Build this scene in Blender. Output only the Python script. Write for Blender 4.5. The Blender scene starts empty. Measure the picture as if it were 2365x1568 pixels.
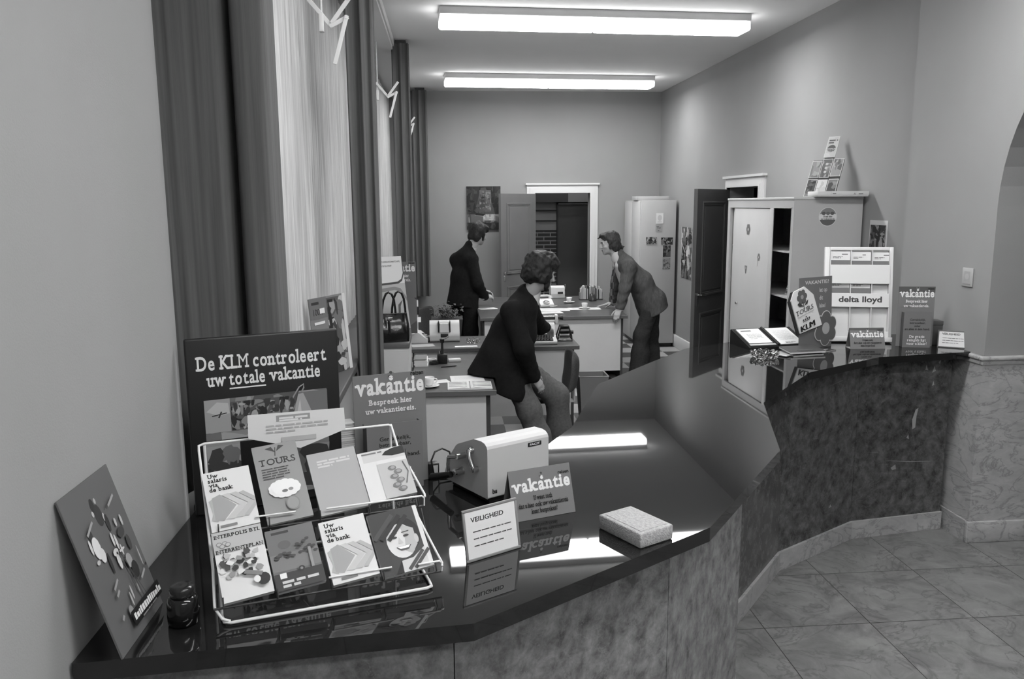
import bpy, bmesh, math, random
import numpy as np
from mathutils import Vector, Matrix
S = bpy.context.scene
COL = S.collection
PI = math.pi

# ------------------------------------------------------------------ camera, world, exposure
FPX, PITCH, YAW, ROLL = 1873.2, .16595, .08186, -.00664
_f = Vector((math.sin(YAW)*math.cos(PITCH), math.cos(YAW)*math.cos(PITCH), -math.sin(PITCH)))
_r = Vector((math.cos(YAW), -math.sin(YAW), 0)); _u = _r.cross(_f)
_c, _s = math.cos(ROLL), math.sin(ROLL)
_R, _U = _r*_c+_u*_s, _u*_c-_r*_s
cam = bpy.data.cameras.new('camera'); camo = bpy.data.objects.new('camera', cam); COL.objects.link(camo)
cam.sensor_width = 36; cam.lens = 36*FPX/2365; cam.clip_start = .05; cam.clip_end = 100
camo.matrix_world = Matrix(((_R.x,_U.x,-_f.x,0),(_R.y,_U.y,-_f.y,0),(_R.z,_U.z,-_f.z,2.0),(0,0,0,1)))
S.camera = camo
W = bpy.data.worlds.new('world'); S.world = W; W.use_nodes = True
W.node_tree.nodes['Background'].inputs[0].default_value = (.8,.8,.8,1)
W.node_tree.nodes['Background'].inputs[1].default_value = 3.0
S.view_settings.view_transform = 'Standard'; S.view_settings.look = 'None'
S.view_settings.exposure = 0.5; S.view_settings.gamma = 1; S.view_settings.use_curve_mapping = False
S.cycles.use_denoising = True
S.cycles.max_bounces = 8; S.cycles.caustics_reflective = False; S.cycles.caustics_refractive = False
LAMP = 26.0     # radiance of the fluorescent diffusers

# ------------------------------------------------------------------ materials
def lin(c):
    c = c/255.0
    return c/12.92 if c <= .04045 else ((c+.055)/1.055)**2.4
_mats = {}
def M(code, rough=.6, spec=.35, name=None, metal=0.0):
    key = (code, rough, spec, name, metal)
    if key in _mats: return _mats[key]
    m = bpy.data.materials.new(name or 'grey_%d' % code); m.use_nodes = True
    b = m.node_tree.nodes['Principled BSDF']; v = lin(code)
    b.inputs['Base Color'].default_value = (v,v,v,1); b.inputs['Roughness'].default_value = rough
    b.inputs['Specular IOR Level'].default_value = spec; b.inputs['Metallic'].default_value = metal
    _mats[key] = m
    return m
def nodes(m):
    return m.node_tree.nodes, m.node_tree.links, m.node_tree.nodes['Principled BSDF']
def noisy(name, c0, c1, scale=5, detail=8, dist=0, rough=.6, spec=.35, bump=0, bscale=200, stretch=(1,1,1), lo=.3, hi=.7):
    m = M(128, rough, spec, name); N, L, b = nodes(m)
    tc = N.new('ShaderNodeTexCoord'); mp = N.new('ShaderNodeMapping'); mp.inputs['Scale'].default_value = stretch
    L.new(tc.outputs['Object'], mp.inputs[0])
    nz = N.new('ShaderNodeTexNoise'); nz.inputs['Scale'].default_value = scale; nz.inputs['Detail'].default_value = detail; nz.inputs['Distortion'].default_value = dist
    L.new(mp.outputs[0], nz.inputs['Vector'])
    r = N.new('ShaderNodeValToRGB'); a, d = lin(c0), lin(c1)
    r.color_ramp.elements[0].position = lo; r.color_ramp.elements[0].color = (a,a,a,1)
    r.color_ramp.elements[1].position = hi; r.color_ramp.elements[1].color = (d,d,d,1)
    L.new(nz.outputs['Fac'], r.inputs[0]); L.new(r.outputs[0], b.inputs['Base Color'])
    if bump:
        n2 = N.new('ShaderNodeTexNoise'); n2.inputs['Scale'].default_value = bscale; n2.inputs['Detail'].default_value = 3
        L.new(mp.outputs[0], n2.inputs['Vector'])
        bp = N.new('ShaderNodeBump'); bp.inputs['Strength'].default_value = bump; bp.inputs['Distance'].default_value = .004
        L.new(n2.outputs['Fac'], bp.inputs['Height']); L.new(bp.outputs[0], b.inputs['Normal'])
    return m
def math_n(N, L, op, a, b=None, c=None):
    n = N.new('ShaderNodeMath'); n.operation = op
    for i, x in enumerate((a, b, c)):
        if x is None: continue
        if isinstance(x, (int, float)): n.inputs[i].default_value = x
        else: L.new(x, n.inputs[i])
    return n.outputs[0]
def mixc(N, L, fac, a, b):
    n = N.new('ShaderNodeMix'); n.data_type = 'RGBA'
    L.new(fac, n.inputs[0])
    for i, x in ((6, a), (7, b)):
        if isinstance(x, (int, float)): v = lin(x); n.inputs[i].default_value = (v,v,v,1)
        else: L.new(x, n.inputs[i])
    return n.outputs[2]
def marble(name, base, dark, vein, vcol, rough, tile=None, scale=1.6, streak=(1,1,1), spec=.4, vw=.035, rot=.5, dist=.8):
    m = M(128, rough, spec, name); N, L, b = nodes(m)
    tc = N.new('ShaderNodeTexCoord'); mp = N.new('ShaderNodeMapping'); mp.inputs['Scale'].default_value = streak; mp.inputs['Rotation'].default_value = (.3, rot, .4)
    vec = tc.outputs['Object']
    if tile:
        s, ox, oy = tile
        sp = N.new('ShaderNodeSeparateXYZ'); L.new(vec, sp.inputs[0])
        u = math_n(N,L,'MULTIPLY',math_n(N,L,'SUBTRACT',sp.outputs[0],ox),1/s); v = math_n(N,L,'MULTIPLY',math_n(N,L,'SUBTRACT',sp.outputs[1],oy),1/s)
        cmb = N.new('ShaderNodeCombineXYZ'); L.new(math_n(N,L,'FLOOR',u),cmb.inputs[0]); L.new(math_n(N,L,'FLOOR',v),cmb.inputs[1])
        wn = N.new('ShaderNodeTexWhiteNoise'); wn.noise_dimensions = '2D'; L.new(cmb.outputs[0], wn.inputs['Vector'])
        vr = N.new('ShaderNodeVectorRotate'); vr.rotation_type = 'Z_AXIS'; L.new(vec, vr.inputs['Vector'])
        L.new(math_n(N,L,'MULTIPLY',wn.outputs['Value'],6.3), vr.inputs['Angle'])
        ad = N.new('ShaderNodeVectorMath'); ad.operation = 'ADD'; L.new(vr.outputs[0], ad.inputs[0]); L.new(wn.outputs['Color'], ad.inputs[1])
        fu = math_n(N,L,'ABSOLUTE',math_n(N,L,'SUBTRACT',math_n(N,L,'FRACT',u),.5)); fv = math_n(N,L,'ABSOLUTE',math_n(N,L,'SUBTRACT',math_n(N,L,'FRACT',v),.5))
        joint = math_n(N,L,'GREATER_THAN',math_n(N,L,'MAXIMUM',fu,fv),.5-.0028/s/2*1.6)
        vec = ad.outputs[0]
    L.new(vec, mp.inputs[0])
    n1 = N.new('ShaderNodeTexNoise'); n1.inputs['Scale'].default_value = scale*3; n1.inputs['Detail'].default_value = 10; n1.inputs['Roughness'].default_value = .68; n1.inputs['Distortion'].default_value = dist
    n2 = N.new('ShaderNodeTexNoise'); n2.inputs['Scale'].default_value = scale*1.7; n2.inputs['Detail'].default_value = 9; n2.inputs['Roughness'].default_value = .6; n2.inputs['Distortion'].default_value = dist*1.75
    L.new(mp.outputs[0], n1.inputs['Vector']); L.new(mp.outputs[0], n2.inputs['Vector'])
    r = N.new('ShaderNodeValToRGB'); r.color_ramp.elements[0].position = .33; r.color_ramp.elements[1].position = .67
    for e, c in zip(r.color_ramp.elements, (dark, base)): e.color = (lin(c),)*3+(1,)
    L.new(n1.outputs['Fac'], r.inputs[0])
    d = math_n(N,L,'ABSOLUTE',math_n(N,L,'SUBTRACT',n2.outputs['Fac'],.5))
    mr = N.new('ShaderNodeMapRange'); mr.inputs['From Min'].default_value = 0; mr.inputs['From Max'].default_value = vw; mr.inputs['To Min'].default_value = vein; mr.inputs['To Max'].default_value = 0
    L.new(d, mr.inputs['Value'])
    col = mixc(N, L, mr.outputs[0], r.outputs[0], vcol)
    if tile: col = mixc(N, L, joint, col, 45)
    L.new(col, b.inputs['Base Color'])
    return m
def fabric(name, c0, c1, scale, stretch, rough=.9, bump=.3):
    return noisy(name, c0, c1, scale=scale, detail=4, rough=rough, spec=.15, bump=bump, bscale=scale*2, stretch=stretch)

WALL = noisy('wall_paint', 146, 152, scale=1.2, rough=.85, spec=.15, bump=.12, bscale=260)
WALLDARK = noisy('wall_paint_window_side', 196, 203, scale=1.2, rough=.85, spec=.15)
CEIL = noisy('ceiling_paint', 228, 234, scale=1.0, rough=.9, spec=.1)
WHITE = M(222, .5, .35, 'white_lacquer'); TRIM = M(212, .45, .35, 'trim_lacquer')
MARBLE_FLOOR = marble('marble_floor', 134, 98, .55, 76, .32, tile=(.524,1.4798,3.468), scale=1.7, vw=.024)
MARBLE_LIGHT = marble('pale_marble', 180, 156, .6, 112, .35, scale=2.0, streak=(1,1,2.2), vw=.03, rot=.9)
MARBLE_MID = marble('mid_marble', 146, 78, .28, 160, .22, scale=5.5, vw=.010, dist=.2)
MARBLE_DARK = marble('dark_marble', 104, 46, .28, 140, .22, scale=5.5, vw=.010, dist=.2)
TOPBLACK = noisy('black_polished_stone', 22, 30, scale=30, rough=.022, spec=.65)
TOPEDGE = TOPBLACK
CURT = fabric('dark_curtain_cloth', 84, 104, 60, (1,1,.02), bump=.25)
DESKTOP = noisy('dark_desk_laminate', 76, 88, scale=18, rough=.33, spec=.4, stretch=(.15,1,1))
DESKEDGE = M(92, .4, .35, 'desk_edge_band')
PANEL = noisy('light_desk_panel', 192, 198, scale=3, rough=.55, spec=.3)
STEEL = noisy('grey_cabinet_enamel', 178, 183, scale=3, rough=.45, spec=.35)
STEELW = noisy('pale_cabinet_enamel', 186, 191, scale=3, rough=.45, spec=.35)
DOORG = noisy('grey_door_paint', 104, 110, scale=4, rough=.45, spec=.35)
DOORD = noisy('dark_door_paint', 78, 83, scale=4, rough=.45, spec=.35)
CHROME = M(200, .12, .5, 'chrome', 1.0); WIRE = M(214, .35, .4, 'white_coated_wire'); BLACK = M(24, .4, .4, 'black_plastic')
DARKWIRE = M(60, .35, .4, 'dark_wire')
SKIN = M(164, .55, .3, 'skin'); SKIND = M(108, .5, .3, 'lips'); HAIRM = noisy('dark_hair', 26, 44, scale=60, rough=.6, spec=.3, bump=.6, bscale=90, stretch=(1,1,.35))
HAIRB = noisy('brown_wavy_hair', 40, 66, scale=60, rough=.6, spec=.3, bump=.6, bscale=90, stretch=(1,1,.35))
PAPER = M(212, .7, .2, 'white_paper')
GLASS = M(255, .02, .5, 'clear_glass'); _b = GLASS.node_tree.nodes['Principled BSDF']; _b.inputs['Transmission Weight'].default_value = 1.0; _b.inputs['IOR'].default_value = 1.5
PANE = bpy.data.materials.new('window_pane_glass'); PANE.use_nodes = True     # thin flat pane: lets light straight through, mirrors a little
_N, _L = PANE.node_tree.nodes, PANE.node_tree.links; _N.remove(_N['Principled BSDF'])
_t, _g, _m, _fr = _N.new('ShaderNodeBsdfTransparent'), _N.new('ShaderNodeBsdfGlossy'), _N.new('ShaderNodeMixShader'), _N.new('ShaderNodeFresnel')
_t.inputs[0].default_value = (.92,.92,.92,1); _g.inputs['Roughness'].default_value = .02
_L.new(_fr.outputs[0], _m.inputs[0]); _L.new(_t.outputs[0], _m.inputs[1]); _L.new(_g.outputs[0], _m.inputs[2]); _L.new(_m.outputs[0], _N['Material Output'].inputs[0])
def emit(name, strength):
    m = M(240, .4, .3, name); b = m.node_tree.nodes['Principled BSDF']
    b.inputs['Emission Color'].default_value = (1,1,1,1); b.inputs['Emission Strength'].default_value = strength
    return m
LAMPM = emit('lit_diffuser', LAMP); LAMPS = emit('lit_diffuser_side', LAMP*.22)   # prismatic diffuser: most light goes straight down
# sheer net: woven holes, part of the daylight passes through the threads
SHEER = bpy.data.materials.new('sheer_net'); SHEER.use_nodes = True
def _sheer():
    N = SHEER.node_tree.nodes; L = SHEER.node_tree.links
    for n in list(N): N.remove(n)
    o = N.new('ShaderNodeOutputMaterial'); d = N.new('ShaderNodeBsdfDiffuse'); t = N.new('ShaderNodeBsdfTranslucent'); mx = N.new('ShaderNodeMixShader'); mx.inputs[0].default_value = .5
    tc = N.new('ShaderNodeTexCoord'); mp = N.new('ShaderNodeMapping'); mp.inputs['Scale'].default_value = (1,1,.035)
    L.new(tc.outputs['Object'], mp.inputs[0]); nz = N.new('ShaderNodeTexNoise'); nz.inputs['Scale'].default_value = 55; nz.inputs['Detail'].default_value = 4; L.new(mp.outputs[0], nz.inputs[0])
    r = N.new('ShaderNodeValToRGB'); r.color_ramp.elements[0].position = .3; r.color_ramp.elements[1].position = .7
    for e, c in zip(r.color_ramp.elements, (192, 232)): e.color = (lin(c),)*3+(1,)
    L.new(nz.outputs['Fac'], r.inputs[0]); L.new(r.outputs[0], d.inputs[0]); L.new(r.outputs[0], t.inputs[0])
    L.new(d.outputs[0], mx.inputs[1]); L.new(t.outputs[0], mx.inputs[2]); L.new(mx.outputs[0], o.inputs[0])
_sheer()

# ------------------------------------------------------------------ mesh builder
_txt = {}
def text_geo(s, size, bold, sp, space):
    key = (s, bold, sp, space)
    if key not in _txt:
        cu = bpy.data.curves.new('t', 'FONT'); cu.body = s; cu.size = 1; cu.offset = bold; cu.resolution_u = 4; cu.space_character = space
        ob = bpy.data.objects.new('t', cu); me = ob.to_mesh()
        vs = [(v.co.x, v.co.y) for v in me.vertices]; fs = [tuple(p.vertices) for p in me.polygons]
        ob.to_mesh_clear(); bpy.data.objects.remove(ob); bpy.data.curves.remove(cu)
        _txt[key] = (vs, fs)
    vs, fs = _txt[key]
    return [(x*size, y*size) for x, y in vs], fs
XH, CAPH, DESC = .50, .70, -.2
SERIF = {'v':[(.1,'x',0),(.9,'x',0)],'w':[(.07,'x',0),(.93,'x',0)],'a':[(.93,'b',1)],'k':[(.12,'b',0),(.12,'a',-1),(.86,'b',0),(.8,'x',0)],'n':[(.12,'b',0),(.12,'x',-1),(.88,'b',0)],
 'm':[(.07,'b',0),(.07,'x',-1),(.5,'b',0),(.93,'b',0)],'i':[(.5,'b',0),(.5,'x',-1)],'r':[(.2,'b',0),(.2,'x',-1)],'l':[(.5,'b',0),(.5,'a',-1)],'d':[(.88,'a',-1),(.88,'b',1)],'b':[(.12,'a',-1)],
 'p':[(.12,'d',0),(.12,'x',-1)],'h':[(.12,'b',0),(.12,'a',-1),(.88,'b',0)],'u':[(.12,'x',-1),(.88,'x',-1),(.88,'b',1)],'t':[(.75,'b',1)],'z':[],'g':[(.9,'x',1)],'j':[(.6,'x',-1)],
 'U':[(.1,'c',0),(.9,'c',0)],'D':[(.08,'b',-1),(.08,'c',-1)],'B':[(.1,'b',-1),(.1,'c',-1)],'K':[(.1,'b',0),(.1,'c',0),(.9,'b',0),(.85,'c',0)],'L':[(.1,'b',0),(.1,'c',0)],
 'M':[(.07,'b',0),(.07,'c',-1),(.93,'b',0),(.93,'c',1)],'G':[(.85,'x',0)],'T':[(.5,'b',0)],'R':[(.1,'b',0),(.1,'c',-1),(.95,'b',1)],'I':[(.5,'b',0),(.5,'c',0)],'N':[(.1,'b',0),(.1,'c',-1),(.9,'c',0)],'P':[(.1,'b',0),(.1,'c',-1)],'E':[(.1,'b',-1),(.1,'c',-1)]}
class B:
    def __init__(s, T=None):
        s.v, s.f, s.m, s.sm, s.keys, s.T, s.lay = [], [], [], [], [], T or Matrix(), 0
    def mi(s, mat):
        if mat not in s.keys: s.keys.append(mat)
        return s.keys.index(mat)
    def add(s, vs, fs, mat, smooth=False, T=None):
        o = len(s.v); X = s.T @ T if T is not None else s.T
        s.v += [tuple(X @ Vector(p)) for p in vs]; k = s.mi(mat)
        for f in fs: s.f.append(tuple(o+i for i in f)); s.m.append(k); s.sm.append(smooth)
        return s
    def bx(s, x0, x1, y0, y1, z0, z1, mat, T=None):
        vs = [(x,y,z) for z in (z0,z1) for y in (y0,y1) for x in (x0,x1)]
        return s.add(vs, [(0,2,3,1),(4,5,7,6),(0,1,5,4),(2,6,7,3),(1,3,7,5),(0,4,6,2)], mat, False, T)
    def rbx(s, x0, x1, y0, y1, z0, z1, mat, r=.005, seg=2, T=None):
        bm = bmesh.new(); bmesh.ops.create_cube(bm, size=1)
        for v in bm.verts: v.co = Vector(((x0+x1)/2+v.co.x*(x1-x0), (y0+y1)/2+v.co.y*(y1-y0), (z0+z1)/2+v.co.z*(z1-z0)))
        bmesh.ops.bevel(bm, geom=list(bm.edges), offset=r, segments=seg, profile=.5, affect='EDGES')
        bm.verts.index_update(); vs = [tuple(v.co) for v in bm.verts]; fs = [tuple(v.index for v in f.verts) for f in bm.faces]; bm.free()
        return s.add(vs, fs, mat, seg > 1, T)
    def cyl(s, p0, p1, r0, r1=None, mat=None, n=16, T=None, smooth=True):
        r1 = r0 if r1 is None else r1; p0, p1 = Vector(p0), Vector(p1); d = (p1-p0).normalized()
        a = d.orthogonal().normalized(); b = d.cross(a); vs = []
        for p, r in ((p0, r0), (p1, r1)):
            vs += [tuple(p+(a*math.cos(2*PI*i/n)+b*math.sin(2*PI*i/n))*r) for i in range(n)]
        s.add(vs, [(i,(i+1)%n,n+(i+1)%n,n+i) for i in range(n)], mat, smooth, T)
        return s.add(vs, [tuple(range(n))[::-1], tuple(range(n,2*n))], mat, False, T)
    def tube(s, pts, r, mat, n=8, T=None, closed=False):
        P = [Vector(p) for p in pts]; m = len(P); vs = []; a = None
        for i, p in enumerate(P):
            d = (P[(i+1) % m]-P[i-1]) if closed else (P[min(i+1,m-1)]-P[max(i-1,0)])
            d = d.normalized(); a = d.orthogonal().normalized() if a is None else (a-d*a.dot(d)).normalized(); b = d.cross(a)
            vs += [tuple(p+(a*math.cos(2*PI*j/n)+b*math.sin(2*PI*j/n))*r) for j in range(n)]
        fs = [(i*n+j, i*n+(j+1)%n, ((i+1)%m)*n+(j+1)%n, ((i+1)%m)*n+j) for i in range(m if closed else m-1) for j in range(n)]
        s.add(vs, fs, mat, True, T)
        if not closed: s.add(vs[:n], [tuple(range(n))[::-1]], mat, False, T); s.add(vs[-n:], [tuple(range(n))], mat, False, T)
        return s
    def lathe(s, prof, mat, n=32, T=None, smooth=True):
        vs = []; m = len(prof)
        for r, z in prof: vs += [(r*math.cos(2*PI*i/n), r*math.sin(2*PI*i/n), z) for i in range(n)]
        return s.add(vs, [(k*n+i, k*n+(i+1)%n, (k+1)*n+(i+1)%n, (k+1)*n+i) for k in range(m-1) for i in range(n)], mat, smooth, T)
    def prism(s, poly, z0, z1, mat, T=None, side=None):
        n = len(poly); vs = [(x,y,z0) for x,y in poly]+[(x,y,z1) for x,y in poly]
        s.add(vs, [tuple(range(n))[::-1], tuple(range(n,2*n))], mat, False, T)
        return s.add(vs, [(i,(i+1)%n,n+(i+1)%n,n+i) for i in range(n)], side or mat, False, T)
    def ell(s, c, r, mat, n=16, T=None):
        vs = []; m = n//2
        for k in range(m+1):
            t = PI*k/m; vs += [(c[0]+r[0]*math.sin(t)*math.cos(2*PI*i/n), c[1]+r[1]*math.sin(t)*math.sin(2*PI*i/n), c[2]-r[2]*math.cos(t)) for i in range(n)]
        return s.add(vs, [(k*n+i, k*n+(i+1)%n, (k+1)*n+(i+1)%n, (k+1)*n+i) for k in range(m) for i in range(n)], mat, True, T)
    # --- printing on the local plane y = 0 (faces -y), x to the right, z up
    def ink(s, pts, mat, T=None):
        s.lay += 1; y = -.00022*s.lay-.0002
        return s.add([(x,y,z) for x,z in pts], [tuple(range(len(pts)))], mat, False, T)
    def rect(s, x0, z0, x1, z1, mat, T=None): return s.ink([(x0,z0),(x1,z0),(x1,z1),(x0,z1)], mat, T)
    def disc(s, x, z, rx, rz, mat, T=None, n=24): return s.ink([(x+rx*math.cos(2*PI*i/n), z+rz*math.sin(2*PI*i/n)) for i in range(n)], mat, T)
    def line(s, x0, z0, x1, z1, w, mat, T=None):
        d = math.hypot(x1-x0, z1-z0); nx, nz = -(z1-z0)/d*w/2, (x1-x0)/d*w/2
        return s.ink([(x0-nx,z0-nz),(x1-nx,z1-nz),(x1+nx,z1+nz),(x0+nx,z0+nz)], mat, T)
    def txt(s, str_, x, z, size, mat, bold=0., align='L', sx=1., slab=False, T=None, rot=0., w=None, space=1.):
        s.lay += 1; y = -.00022*s.lay-.0002; out = []
        if slab:
            cx = 0
            for ch in str_:
                if ch == ' ': cx += .30; continue
                vs, fs = text_geo(ch, 1., 0. if ch in 'MN' else bold, 1, 1); x0 = min(v[0] for v in vs); x1 = max(v[0] for v in vs); gw = x1-x0
                vs = [(v[0]-x0+cx, v[1], 0) for v in vs]; fs = list(fs); sk = 0
                for fr, lv, side in SERIF.get(ch, []):
                    zz = {'b':.045,'x':.405,'a':.637,'c':.637,'d':-.17}[lv]; a = .15; o = len(vs); xc = cx+fr*gw
                    l, r_ = (a if side <= 0 else .04), (a if side >= 0 else .04)
                    sk += 1; vs += [(xc-l,zz-.055,sk),(xc+r_,zz-.055,sk),(xc+r_,zz+.055,sk),(xc-l,zz+.055,sk)]; fs.append((o,o+1,o+2,o+3))
                out.append((vs, fs)); cx += gw+.115*space
        else: vs, fs = text_geo(str_, 1., bold, 1, space); out.append(([(v[0], v[1], 0) for v in vs], fs))
        allx = [v[0] for vs, _ in out for v in vs]; a, b_ = min(allx), max(allx)
        if w: sx = w/((b_-a)*size)
        off = {'L':-a, 'C':-(a+b_)/2, 'R':-b_}[align]; c_, s_ = math.cos(rot), math.sin(rot)
        for vs, fs in out:
            q = [((v[0]+off)*size*sx, v[1]*size, v[2]) for v in vs]
            s.add([(x+p*c_-r*s_, y-.00003*k_, z+p*s_+r*c_) for p, r, k_ in q], fs, mat, False, T)
        return s
    def lines(s, x0, z, x1, n, dz, mat, h=.0016, seed=1, T=None):   # rows of print too small to read
        rnd = random.Random(seed)
        for k in range(n):
            x = x0; s.lay += 1; y = -.00022*s.lay-.0002; end = x1 if k < n-1 else x0+(x1-x0)*rnd.uniform(.4,.9)
            while x < end-.002:
                w = min(rnd.uniform(1.5, 6)*h*1.6, end-x); s.add([(x,y,z-k*dz),(x+w,y,z-k*dz),(x+w,y,z-k*dz+h),(x,y,z-k*dz+h)], [(0,1,2,3)], mat, False, T); x += w+h*.9
        return s
    def photo(s, x0, z0, x1, z1, base, tones, n=26, seed=1, size=.25, T=None):   # a printed picture: irregular patches of tone
        rnd = random.Random(seed); s.rect(x0,z0,x1,z1,base,T); W_, H_ = x1-x0, z1-z0
        for k in range(n):
            cx, cz = x0+W_*rnd.random(), z0+H_*rnd.random(); r = size*min(W_,H_)*rnd.uniform(.25,1.); e = rnd.uniform(.4,1.6); m = 9; a0 = rnd.random()*6
            pts = []
            for i in range(m):
                a = a0+2*PI*i/m; rr = r*rnd.uniform(.55,1.2); pts.append((min(max(cx+rr*e*math.cos(a),x0),x1), min(max(cz+rr/e*math.sin(a),z0),z1)))
            if k % 8 == 0: s.lay += 1
            s.add([(x,-.00022*s.lay-.0002-.000012*(k%8),z) for x,z in pts], [tuple(range(m))], rnd.choice(tones), False, T)
        return s
    def build(s, name, parent=None, loc=(0,0,0), rz=0, label=None, cat=None, group=None, kind=None):
        me = bpy.data.meshes.new(name); me.from_pydata(s.v, [], s.f)
        for k in s.keys: me.materials.append(k)
        me.polygons.foreach_set('material_index', s.m); me.polygons.foreach_set('use_smooth', s.sm); me.update()
        o = bpy.data.objects.new(name, me); COL.objects.link(o)
        if parent: o.parent = parent
        o.location = loc; o.rotation_euler = (0,0,rz)
        return tag(o, label, cat, group, kind)
def tag(o, label=None, cat=None, group=None, kind=None):
    for k, v in (('label',label),('category',cat),('group',group),('kind',kind)):
        if v: o[k] = v
    return o
def thing(name, label, cat, loc=(0,0,0), rz=0, group=None):
    o = bpy.data.objects.new(name, None); COL.objects.link(o); o.location = loc; o.rotation_euler = (0,0,rz); o.empty_display_size = .1
    return tag(o, label, cat, group)
def copy_thing(o, loc, rz=None, label=None):
    kids = [c for c in bpy.data.objects if c.parent == o]
    c = o.copy(); COL.objects.link(c); c.location = loc
    if rz is not None: c.rotation_euler = (0,0,rz)
    if label: c['label'] = label
    for k in kids:
        d = k.copy(); COL.objects.link(d); d.parent = c
        for g in [x for x in bpy.data.objects if x.parent == k]:
            e = g.copy(); COL.objects.link(e); e.parent = d
    return c
def struct(b, name, loc=(0,0,0), rz=0): return b.build(name, None, loc, rz, kind='structure')
def rotx(a): return Matrix.Rotation(a, 4, 'X')
def roty(a): return Matrix.Rotation(a, 4, 'Y')
def rotz(a): return Matrix.Rotation(a, 4, 'Z')
def tr(x, y, z): return Matrix.Translation((x, y, z))
# ------------------------------------------------------------------ fluorescent ceiling fittings
def fitting(x, y, label, rz=.055):
    t = thing('ceiling_light', label, 'ceiling light', (x, y, 3.6), rz, 'fluorescent ceiling fittings')
    B().rbx(0,2.68,0,.28,-.062,0,TRIM,.006).build('housing', t)
    for k in (0,1):
        b = B().rbx(1.34*k+.002,1.34*(k+1)-.002,.004,.276,-.135,-.063,LAMPS,.012); b.bx(1.34*k+.012,1.34*(k+1)-.012,.014,.266,-.1365,-.13,LAMPM); b.build('diffuser', t)
    return t
fitting(.0, 7.0, 'long lit fluorescent fitting on the ceiling nearer the counter')
fitting(.05, 10.43, 'long lit fluorescent fitting on the ceiling close to the back wall')
fitting(.0, 3.45, 'long lit fluorescent fitting on the ceiling above the counter')
fitting(.1, .7, 'long lit fluorescent fitting on the lobby ceiling')
fitting(.1, -1.9, 'unseen extra fluorescent fitting added at the far lobby end as fill light')  # extra fitting behind the camera, added to light the counter front

# ------------------------------------------------------------------ room shell
MID = [(-.76,2.0),(0,2.1),(.5,2.5),(.85,3.2),(1.2,3.9),(1.7,4.45),(2.4,4.72),(3.1,4.8)]
CHECK = M(128, .35, .4, 'checkered_lino'); N_, L_, b_ = nodes(CHECK)
_tc = N_.new('ShaderNodeTexCoord'); _mp = N_.new('ShaderNodeMapping'); _mp.inputs['Location'].default_value = (-2.928/.345, -10.653/.345, .5); _mp.inputs['Scale'].default_value = (1/.345,1/.345,1)
_ck = N_.new('ShaderNodeTexChecker'); _ck.inputs['Scale'].default_value = 1
_ck.inputs['Color1'].default_value = (lin(72),)*3+(1,); _ck.inputs['Color2'].default_value = (lin(168),)*3+(1,)
L_.new(_tc.outputs['Object'], _mp.inputs[0]); L_.new(_mp.outputs[0], _ck.inputs[0]); L_.new(_ck.outputs[0], b_.inputs['Base Color'])
struct(B().prism([(-.76,-3),(5.2,-3),(5.2,5.24),(3.1,5.24)]+MID[::-1], -.1, 0, MARBLE_FLOOR), 'floor')
struct(B().prism(MID+[(3.1,5.24),(5.2,5.24),(5.2,13.6),(-1.0,13.6),(-1.0,2.0)], -.1, 0, CHECK), 'floor')
struct(B().bx(-1.2,5.3,-3.1,13.7,3.6,3.7,CEIL), 'ceiling')
struct(B().prism([(-1.2,-3),(-.74,-3),(-.74,2.22)]+[(-.86+.12*math.cos(a*PI/32),2.22+.20*math.sin(a*PI/32)) for a in range(1,17)]+[(-1.2,2.42)],0,3.6,WALL), 'wall_left')
struct(B().bx(-1.2,5.3,-3.1,-3,0,3.6,WALL), 'wall_front')
struct(B().bx(5.2,5.3,-3,13.6,0,3.6,WALL), 'wall_far_right'); struct(B().bx(-1.2,5.3,13.6,13.7,0,3.6,WALL), 'wall_end')
# window side: parapet, piers, head
WIN = ((2.95,6.45),(6.85,9.3),(9.6,11.75))
b = B().bx(-1.1,-.54,2.42,12.1,0,1.055,WALL)
b.bx(-1.1,-.93,2.42,2.95,1.055,3.6,WALL)
for y0, y1 in ((6.45,6.85),(9.3,9.6),(11.75,12.1)): b.bx(-1.1,-.78,y0,y1,1.055,3.6,WALL)
for y0, y1 in WIN: b.bx(-1.1,-.78,y0,y1,3.34,3.6,WALL)
struct(b, 'wall_window_side')
struct(B().rbx(-.78,-.512,2.43,12.08,1.057,1.1,DOORD,.006), 'window_sill')
struct(B().bx(-.78,-.47,2.44,12.08,3.50,3.6,TRIM).bx(-.47,-.455,2.44,12.08,3.53,3.6,TRIM), 'trim_1')
for i, (y0, y1) in enumerate(WIN):
    w = B()
    for a0, a1 in ((y0,y0+.06),(y1-.06,y1),(y0+.68,y0+.73)): w.bx(-1.0,-.93,a0,a1,1.055,3.34,TRIM)
    for z0, z1 in ((1.055,1.12),(3.28,3.34),(2.55,2.60)): w.bx(-1.0,-.93,y0,y1,z0,z1,TRIM)
    w = struct(w, 'window_%d' % (i+1))
    B().bx(-.972,-.966,y0+.05,y1-.05,1.10,3.30,PANE).build('pane', w)
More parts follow.
